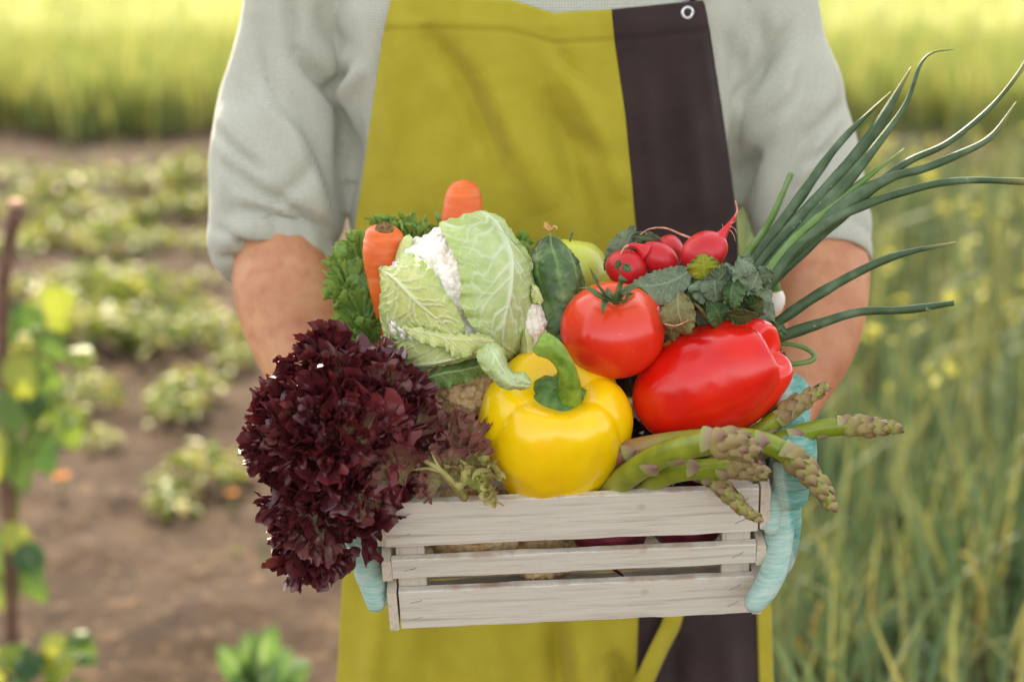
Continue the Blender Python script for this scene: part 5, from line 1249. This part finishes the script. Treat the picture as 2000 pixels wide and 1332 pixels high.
# ------------------------------------------------------------------ ground and fields
def Gd(u, v):
    dr = FWD + (u - 1000) * K * RGT + (666 - v) * K * UPV; t = -CAM[2] / dr[2]; return CAM + t * dr
xs = np.concatenate([np.linspace(-260, -5, 24)[:-1], np.linspace(-5, 5, 260), np.linspace(5, 260, 24)[1:]])
ysg = np.concatenate([np.linspace(-40, 0, 8)[:-1], np.linspace(0, 11, 300), np.linspace(11, 420, 40)[1:]])
X, Y = np.meshgrid(xs, ysg, indexing='ij'); q = np.stack([X, Y, X * 0], -1)
near = ((np.abs(X) <= 5) & (Y >= 0) & (Y <= 11)).astype(float)
Zg = near * (fbm(q * 1.6, 2, 1) * .020 + np.clip(fbm(q * 9, 3, 2), -.2, 2) * .012 + np.clip(fbm(q * 22, 2, 3), 0, 2) * .012)
Zg = Zg - (np.hypot(X - .03, Y - .42) < .6) * Zg
g = G(); g.grid(np.stack([X, Y, Zg], -1))
mm = N('garden_soil'); c = mm.ramp(mm.noise(5, 8, None, .65), [(.3, lin(44, 33, 25)), (.55, lin(66, 52, 40)), (.75, lin(92, 74, 56))])
c = mm.mix(mm.ramp(mm.noise(30, 4), [(.55, (0, 0, 0, 1)), (.75, (.6, .6, .6, 1))]), c, lin(134, 110, 84)); mm.color(c); mm.rough(.95, .1); mm.bump(mm.noise(40, 5), .6, .01); MAT['soil'] = mm
o = obj('ground', g, MAT['soil'], loc=(0, 0, 0)); o['kind'] = 'structure'
mm = N('far_meadow'); mm.color(mm.ramp(mm.noise(.35, 4, mm.coord((1, .25, 1))), [(.3, lin(140, 136, 80)), (.6, lin(162, 154, 96)), (.8, lin(180, 170, 116))])); mm.rough(.9, .1); MAT['meadow'] = mm
g = G(); xx = np.linspace(-260, 260, 40); yy = np.linspace(11.2, 400, 60); X, Y = np.meshgrid(xx, yy, indexing='ij'); g.grid(np.stack([X, Y, X * 0 + .03], -1)); o = obj('field', g, MAT['meadow'], loc=(0, 11, .03)); o['kind'] = 'structure'

def m_blade(name, c1, c2, c3, trans=.45, rough=.5):
    m = N(name); m.color(m.ramp(m.attr('rnd'), [(0, c1), (.5, c2), (1, c3)])); m.rough(rough, .35); m.translucent(trans, (1.0, .96, .72, 1)); return m
MAT['crop'] = m_blade('tall_crop_blade', lin(98, 120, 64), lin(136, 146, 82), lin(176, 172, 104), .42)
MAT['mead'] = m_blade('meadow_blade', lin(142, 154, 92), lin(168, 176, 116), lin(194, 196, 148), .35)
MAT['oni'] = m_blade('onion_crop_blade', lin(64, 86, 64), lin(94, 112, 76), lin(150, 146, 90), .26)
def blades(name, label, cat, n, xr, yr, hr, wr, mat, seed, lean=.25, mask=None, seg=4):
    rs = np.random.RandomState(seed); x = rs.uniform(*xr, n); y = rs.uniform(*yr, n)
    if mask is not None: k = mask(x, y, rs); x, y = x[k], y[k]; n = len(x)
    h = rs.uniform(*hr, n); wd = rs.uniform(*wr, n); a = rs.uniform(0, 2 * math.pi, n); le = rs.normal(0, lean, n) * h; t = np.linspace(0, 1, seg)
    tw = rs.uniform(0, math.pi, n); V = np.zeros((n, seg, 2, 3))
    for j, s in enumerate(t):
        cx = x + np.cos(a) * le * s ** 1.8; cy = y + np.sin(a) * le * s ** 1.8; cz = h * s - np.abs(le) * .35 * s ** 3
        hw = wd * (1 - s ** 2.2 * .92) * .5
        for q, sg in enumerate((-1, 1)): V[:, j, q] = np.stack([cx + sg * hw * np.cos(tw), cy + sg * hw * np.sin(tw), cz], 1)
    g = G(); vv = V.reshape(-1, 3); b = (np.arange(n) * seg * 2)[:, None, None] + (np.arange(seg - 1) * 2)[None, :, None] + np.array([0, 1, 3, 2])[None, None]
    g.v = [vv]; g.n = len(vv); g.f = b.reshape(-1, 4).tolist(); g.at['rnd'] = [(0, np.repeat(rs.rand(n), seg * 2))]
    o = obj(name, g, mat, loc=(float(np.mean(xr)), float(np.mean(yr)), 0), smooth=False); o['kind'] = 'stuff'
    if label: tag(o, label, cat)
    return o
blades('crop_grass', 'tall green crop growing in a blurred band across the background', 'crop', 28000, (-4.4, 4.6), (7.6, 10.4), (.22, .46), (.012, .022), MAT['crop'], 1, .2, lambda x, y, rs: y > 8.25 + .30 * vnoise(np.stack([x * 1.3, x * 0, x * 0], -1), 4) + .25 * vnoise(np.stack([x * 5, y * 3, x * 0], -1), 5))
blades('meadow_grass', 'sunlit yellow-green grass of the field beyond the tall crop', 'grass', 26000, (-11, 11), (10.5, 27), (.20, .42), (.02, .04), MAT['mead'], 2, .3)
blades('onion_crop', 'blurred bed of onion leaves and grass at the right of the gardener', 'crop', 14000, (.36, 4.4), (1.0, 6.4), (.16, .46), (.008, .020), MAT['oni'], 3, .35, lambda x, y, rs: (x > .36 + .03 * y + .08 * vnoise(np.stack([y * 2, y * 0, y * 0], -1), 2)) & (x < 1.2 + y * .45) & (vnoise(np.stack([x * 2.2, y * 2.2, x * 0], -1), 8) > -.6))
blades('weeds', 'thin weeds and sprouts scattered over the brown soil', 'weeds', 1500, (-3.4, .2), (1.8, 7.8), (.03, .09), (.006, .014), MAT['oni'], 4, .6, lambda x, y, rs: vnoise(np.stack([x * 2, y * 2, x * 0], -1), 5) > .25)

def leafblob(n, rx, ry, h, ls, seed, droop=.3):
    """n curved leaves round short stems, as one mesh with a per-leaf random value"""
    rs = np.random.RandomState(seed); g = G(); V = []; Fq = []; rn_ = []
    s = np.linspace(0, 1, 4); wv = np.array([.15, .5, .42, .03])
    for i in range(n):
        a = rs.uniform(0, 6.283); r = rs.uniform(0, 1) ** .6; z = h * (.25 + .75 * rs.rand()) * (1 - .45 * r)
        c = np.array([rx * r * math.cos(a), ry * r * math.sin(a), z]); L = ls * rs.uniform(.7, 1.3)
        d = nrm(np.array([math.cos(a) + rs.normal(0, .6), math.sin(a) + rs.normal(0, .6), rs.normal(.15, .4)])); up = nrm(np.array([rs.normal(0, .35), rs.normal(0, .35), 1.0])); sd = nrm(np.cross(d, up)); up = np.cross(sd, d)
        A = np.array([[c + d * L * q - up * L * droop * q * q + sd * L * .62 * w_ * e + up * L * .10 * abs(e) for e in (-1, 0, 1)] for q, w_ in zip(s, wv)])
        g.grid(A, rnd=rs.rand())
    return g
MAT['pot'] = m_blade('vegetable_leaf', lin(92, 118, 44), lin(134, 146, 56), lin(184, 174, 84), .42)
MAT['bl'] = m_blade('pepper_plant_leaf', lin(58, 88, 52), lin(108, 132, 58), lin(166, 168, 72), .4)
MAT['cab'] = m_leaf('cabbage_leaf', lin(84, 116, 62), lin(110, 140, 74), lin(158, 178, 120), None, .45, .3)
MAT['bstem'] = m_simple('plant_stem', lin(104, 116, 56), lin(128, 132, 70), 60, .7, .2, trans=0)
MAT['stake'] = m_simple('weathered_stake', lin(88, 66, 54), lin(124, 94, 78), 60, .85, .2, 120, .5)
protos = []
for k in range(6):
    gf = leafblob(46 + 8 * k, .15 + .012 * k, .13, .15 + .012 * k, .07, 60 + k)
    gs = G(); rs = random.Random(k)
    for j in range(7):
        a = rs.uniform(0, 6.28); gs.tube(spl([(0, 0, 0), (.03 * math.cos(a), .03 * math.sin(a), .06), (.10 * math.cos(a), .10 * math.sin(a), .13)], 6), [.004, .0035, .003, .0025, .002, .0015], 5)
    me = []
    for g_, mt in ((gf, MAT['pot']), (gs, MAT['bstem'])):
        m_ = bpy.data.meshes.new('foliage' if mt is MAT['pot'] else 'stem'); m_.from_pydata(g_.arr().tolist(), [], g_.f); m_.materials.append(mt)
        if 'rnd' in g_.at:
            at = m_.attributes.new('rnd', 'FLOAT', 'POINT'); dd_ = np.zeros(g_.n, np.float32)
            for st, ar in g_.at['rnd']: dd_[st:st + len(ar)] = ar
            at.data.foreach_set('value', dd_)
        m_.polygons.foreach_set('use_smooth', [True] * len(m_.polygons)); me.append(m_)
    protos.append(me)
PL = [(40, 330, 1.2), (120, 345, 1.3), (205, 350, 1.1), (300, 345, 1.3), (380, 330, 1.2), (60, 400, 1.1), (160, 395, 1.1), (250, 410, 1.2), (345, 400, 1.0), (405, 385, 1.0), (110, 450, 1.1), (215, 470, 1.2), (300, 462, 1.0), (395, 470, .9), (30, 480, 1.0),
      (160, 560, 1.1), (215, 560, 1.2), (280, 590, 1.3), (345, 600, 1.2), (250, 640, 1.2), (180, 650, 1.1), (320, 655, 1.1), (430, 650, .9), (120, 620, 1.1), (395, 545, .7), (70, 560, 1.0),
      (370, 760, .95), (345, 800, .8), (180, 770, .8), (395, 935, .9), (345, 985, .7), (120, 820, .8), (200, 860, .5), (460, 700, .7), (30, 680, 1.0),
      (1720, 330, 1.2), (1800, 350, 1.1), (1890, 360, 1.2), (1760, 400, 1.2), (1860, 420, 1.2), (1960, 420, 1.2), (1720, 470, 1.1), (1830, 500, 1.2), (1930, 520, 1.1), (1980, 480, 1.1), (1990, 350, 1.0)]
spec = {(430, 650): 'low leafy plant on the soil just beside the left sleeve elbow', (370, 760): 'low yellow-green plant alone on the brown soil near the red lettuce', (395, 935): 'sprawling low plant on bare soil left of the red lettuce tip'}
rs = random.Random(9)
ORD = 'first second third fourth fifth sixth seventh eighth ninth tenth eleventh twelfth'.split()
BANDS = [(0, 370, 'farthest row, against the tall crop'), (370, 430, 'second farthest row'), (430, 500, 'third farthest row'), (500, 606, 'back half of the dense middle row'), (606, 720, 'front half of the dense middle row'), (720, 870, 'sparse row on bare soil'), (870, 1200, 'nearest sparse row')]
def plant_label(u, v):
    side = u < 1000
    for a, b, nm in BANDS:
        if a <= v < b:
            row = sorted(q[0] + q[1] * 1e-4 for q in PL if (q[0] < 1000) == side and a <= q[1] < b); k = row.index(u + v * 1e-4)
            return ('low leafy plant, %s from the left in the %s' if side else 'low plant behind onions, %s from the left, %s') % (ORD[k], nm)
for i, (u, v, sc) in enumerate(PL):
    p = Gd(u, v + 22 * sc); fol, stm = protos[i % 6]
    lab = spec.get((u, v), plant_label(u, v))
    t = thing('vegetable_plant', lab, 'plant', (p[0], p[1], 0), 'vegetable plants in the left rows' if u < 1000 else 'vegetable plants behind the onion bed'); t.rotation_euler = (0, 0, rs.uniform(0, 6.28)); t.scale = (sc * .62,) * 3
    for m_, nm in ((fol, 'foliage'), (stm, 'stem')):
        o = bpy.data.objects.new(nm, m_); COL.objects.link(o); o.parent = t
# staked pepper plant at the left edge
p0 = Gd(22, 1262); Yp = p0[1]
st = thing('garden_stake', 'weathered wooden stake with pale cut top at the left edge', 'stake', p0)
top = W(32, 398, Yp); g = G(); g.tube(spl([p0 - [0, 0, .05], W(14, 950, Yp), W(6, 590, Yp), top], 24), .0125, 12, fn=lambda s, th: 1 + .08 * np.cos(3 * th + 4 * s)); obj('pole', g, MAT['stake'], st)
g = G(); g.tube([top - [0, 0, .004], top + [0, 0, .006]], [.0145, .0135], 12); obj('cut_top', g, m_simple('cut_wood', lin(196, 152, 130), lin(214, 172, 148), 60, .8, .2), st)
def bigleaf(parent, b, t_, wd, mat, seed, Y0, dy=.02, name='leaf'):
    B, T = W(b[0], b[1], Y0), W(t_[0], t_[1], Y0 - dy); n, m_ = 14, 7; s = np.linspace(0, 1, n)[:, None]; a = np.linspace(-1, 1, m_)[None]
    d = T - B; L = np.linalg.norm(d); d = d / L; sd = nrm(np.cross(d, -FWD + .5 * UPV)); up = np.cross(sd, d); up *= np.sign(-(up @ FWD)) or 1
    ww = wd * np.sin(np.clip(s * .93 + .05, 0, 1) * math.pi) ** .8
    A = B + (s * L)[..., None] * d + (a * ww)[..., None] * sd + (np.sin(s * math.pi) * L * .12 - np.abs(a) * wd * .25 + .01 * vnoise(np.stack(np.broadcast_arrays(s * 4, a, a * 0 + seed), -1), seed))[..., None] * up
    g = G(); g.grid(A, rnd=(seed * .37) % 1, vein=np.clip(1 - np.abs(a) * 6, 0, 1) + 0 * s, t=np.abs(a) + 0 * s); return obj(name, g, mat, parent)
pl = thing('pepper_plant', 'leafy green plant with drooping leaves tied to the stake at the left edge', 'plant', Gd(24, 1275))
g = G(); g.tube(spl([W(20, 1275, Yp + .02), W(28, 1000, Yp + .02), W(60, 820, Yp), W(80, 640, Yp)], 24), np.linspace(.010, .004, 24), 8)
for q in [[(40, 930), (110, 800), (150, 720)], [(28, 1000), (-20, 900), (-30, 800)], [(30, 1180), (50, 1090), (70, 1080)], [(55, 830), (20, 720), (10, 640)]]: g.tube(spl([W(a, b, Yp) for a, b in q], 12), np.linspace(.006, .003, 12), 6)
obj('stem', g, MAT['bstem'], pl)
rs = random.Random(3)
LV = [((60, 640), (130, 700)), ((90, 600), (140, 640)), ((30, 600), (10, 680)), ((50, 700), (120, 760)), ((20, 690), (60, 790)), ((80, 720), (60, 840)), ((100, 760), (130, 860)), ((30, 760), (20, 880)), ((-10, 760), (40, 850)), ((120, 690), (180, 700)), ((60, 830), (100, 930)), ((20, 850), (50, 960)), ((0, 840), (-30, 950)), ((70, 650), (40, 590)), ((110, 800), (150, 880)),
      ((10, 1020), (60, 1090)), ((20, 1080), (90, 1175)), ((0, 1100), (10, 1190)), ((40, 1060), (75, 1120)), ((-10, 1040), (20, 1130)), ((130, 620), (100, 560)), ((40, 780), (95, 800))]
for k, (a, b) in enumerate(LV): bigleaf(pl, a, b, rs.uniform(.022, .034), MAT['bl'], k + 1, Yp + rs.uniform(-.10, .08), rs.uniform(-.03, .06))
pb = thing('leafy_plant', 'bushy green plant cut off by the bottom left corner', 'plant', Gd(60, 1420)); Yb = float(pb.location.y)
for k in range(26):
    u, v = rs.uniform(-20, 170), rs.uniform(1270, 1400); bigleaf(pb, (u, v), (u + rs.uniform(-50, 60), v - rs.uniform(-40, 70)), rs.uniform(.022, .036), MAT['bl'], k + 40, Yb + rs.uniform(-.1, .1), rs.uniform(-.03, .05))
g = G(); g.tube([Gd(60, 1420), Gd(60, 1420) + np.array([0, 0, .16])], .006, 8); obj('stem', g, MAT['bstem'], pb)
cb_ = thing('cabbage_plant', 'young cabbage plant with broad blue-green leaves at the bottom edge', 'plant', Gd(510, 1380)); Yc = float(cb_.location.y)
for k, (a, b, wd) in enumerate([((505, 1350), (528, 1226), .036), ((500, 1350), (428, 1262), .030), ((520, 1350), (600, 1296), .034), ((510, 1360), (455, 1330), .034), ((520, 1370), (585, 1345), .034), ((500, 1380), (500, 1290), .040), ((500, 1380), (560, 1270), .030), ((510, 1350), (480, 1240), .028)]): bigleaf(cb_, a, b, wd, MAT['cab'], k + 80, Yc + .02 * (k % 3), .05)
g = G(); g.tube([Gd(510, 1380), W(510, 1340, Yc)], .009, 8); obj('stem', g, MAT['bstem'], cb_)
# marigold on the soil, dry curled stems in the onion bed
MAT['orange'] = m_simple('marigold_petal', lin(206, 120, 30), lin(228, 150, 50), 60, .6, .3, trans=.3)
for k, (u, v, lab, sz) in enumerate([(122, 968, 'small orange blossom on the soil right of the staked plant', .028), (455, 1000, 'faint orange blossom on the soil beside the red lettuce', .018)]):
    p = Gd(u, v + 6); t = thing('marigold', lab, 'flower', p); g = G()
    for j in range(14):
        a = j * 2.4; r_ = sz * (.5 + .5 * j / 14); d = np.array([math.cos(a), math.sin(a), .5]); sd_ = np.array([-math.sin(a), math.cos(a), 0]) * sz * .35; c0 = p + [0, 0, .05]
        g.raw([c0, c0 + d * r_ * .6 + sd_, c0 + d * r_, c0 + d * r_ * .6 - sd_], [(0, 1, 2, 3)])
    obj('petals', g, MAT['orange'], t); g = G(); g.tube([p, p + [0, 0, .05]], .003, 6); obj('stem', g, MAT['bstem'], t)
MAT['straw'] = m_simple('dry_leaf', lin(176, 158, 84), lin(206, 192, 120), 60, .7, .3, trans=.4)
for k, (pts, lab) in enumerate([([(1600, 1290), (1590, 1230), (1605, 1180), (1640, 1160)], 'arched dry yellow onion leaf low beside the apron edge'), ([(1545, 1240), (1570, 1270), (1600, 1300)], 'short pale dry leaf lying near the apron edge'), ([(1650, 1345), (1675, 1320), (1692, 1290)], 'thick pale leaf tip at the bottom edge of the onion bed'), ([(1900, 1290), (1920, 1180), (1900, 1100), (1880, 1080)], 'tall bent dry leaf near the right edge of the onion bed'), ([(1770, 1345), (1790, 1300), (1805, 1255)], 'grey-green broad leaf at the bottom of the onion bed')]):
    yy_ = 1.55; q = np.array([W(a, b, yy_) for a, b in pts]); t = thing('dry_leaf', lab, 'leaf', q[0]); g = G(); g.tube(spl(q, 20), np.linspace(.008, .004, 20), 8); obj('blade', g, MAT['straw'] if k < 4 else MAT['oni'], t)
    if k == 4: g.at['rnd'] = []
fl = G(); rs2 = np.random.RandomState(6)
for k in range(170):
    y = rs2.uniform(2.2, 6.3); x = rs2.uniform(.5 + .1 * y, .9 + .5 * y); z = rs2.uniform(.2, .46)
    for j in range(5):
        c0 = np.array([x, y, z]) + rs2.normal(0, .02, 3); d = nrm(rs2.normal(0, 1, 3)) * .016; e = nrm(np.cross(d, [0, .3, 1])) * .012; fl.raw([c0 - d, c0 + e, c0 + d, c0 - e], [(0, 1, 2, 3)])
o = tag(obj('blossoms', fl, m_simple('yellow_blossom', lin(190, 186, 70), lin(212, 200, 96), 60, .6, .3, trans=.3), loc=(2, 4.5, .2)), 'scattered yellow blossoms and buds above the onion bed', 'flowers'); o['kind'] = 'stuff'
# dark filler leaves, added to make the gaps between the vegetables look dark
MAT['lfill'] = m_frill('dark_gap_filler', lin(60, 70, 34), lin(66, 40, 36), lin(58, 26, 32), .4, .9, .5, .1, .3, lin(90, 90, 60))
fi = thing('lettuce', 'dark filler leaves added to darken the gaps under the peppers', 'lettuce', P(1220, 900, 1.78))
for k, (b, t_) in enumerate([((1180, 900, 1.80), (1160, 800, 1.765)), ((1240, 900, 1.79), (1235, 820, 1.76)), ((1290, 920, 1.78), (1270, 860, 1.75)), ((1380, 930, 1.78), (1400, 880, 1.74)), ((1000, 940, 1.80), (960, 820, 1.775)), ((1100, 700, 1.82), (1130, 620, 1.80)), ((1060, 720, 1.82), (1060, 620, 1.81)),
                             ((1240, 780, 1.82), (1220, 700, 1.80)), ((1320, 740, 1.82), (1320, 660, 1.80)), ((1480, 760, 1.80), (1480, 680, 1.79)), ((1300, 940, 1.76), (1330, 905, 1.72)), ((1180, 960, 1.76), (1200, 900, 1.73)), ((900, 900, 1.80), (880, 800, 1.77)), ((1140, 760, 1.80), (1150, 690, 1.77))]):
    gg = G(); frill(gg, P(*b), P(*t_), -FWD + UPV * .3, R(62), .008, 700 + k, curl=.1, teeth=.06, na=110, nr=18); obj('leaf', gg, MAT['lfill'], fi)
# extra wilted greens crowding round the bunch
for k, a in enumerate([(MR, (1400, 585, 1.70), (1345, 560, 1.69), 20, 24, .006, .008, .15), (MR, (1465, 620, 1.70), (1500, 565, 1.69), 24, 20, .006, .008, -.1), (MD, (1410, 640, 1.69), (1385, 590, 1.68), 20, 20, .008, .006, .1),
                       (MR, (1445, 585, 1.69), (1480, 530, 1.69), 18, 22, .01, .006, .1), (MR, (1385, 560, 1.692), (1420, 520, 1.688), 16, 18, .008, .004, .1), (MB, (1460, 640, 1.69), (1438, 612, 1.68), 14, 18, .004, .004, .0), (MD, (1240, 500, 1.755), (1262, 470, 1.75), 14, 12, .006, .004, .1)]):
    sleaf(a[0], a[1], a[2], a[3], a[4], a[5], a[6], a[7], seed=90 + k, ruf=.003, teeth=.15)
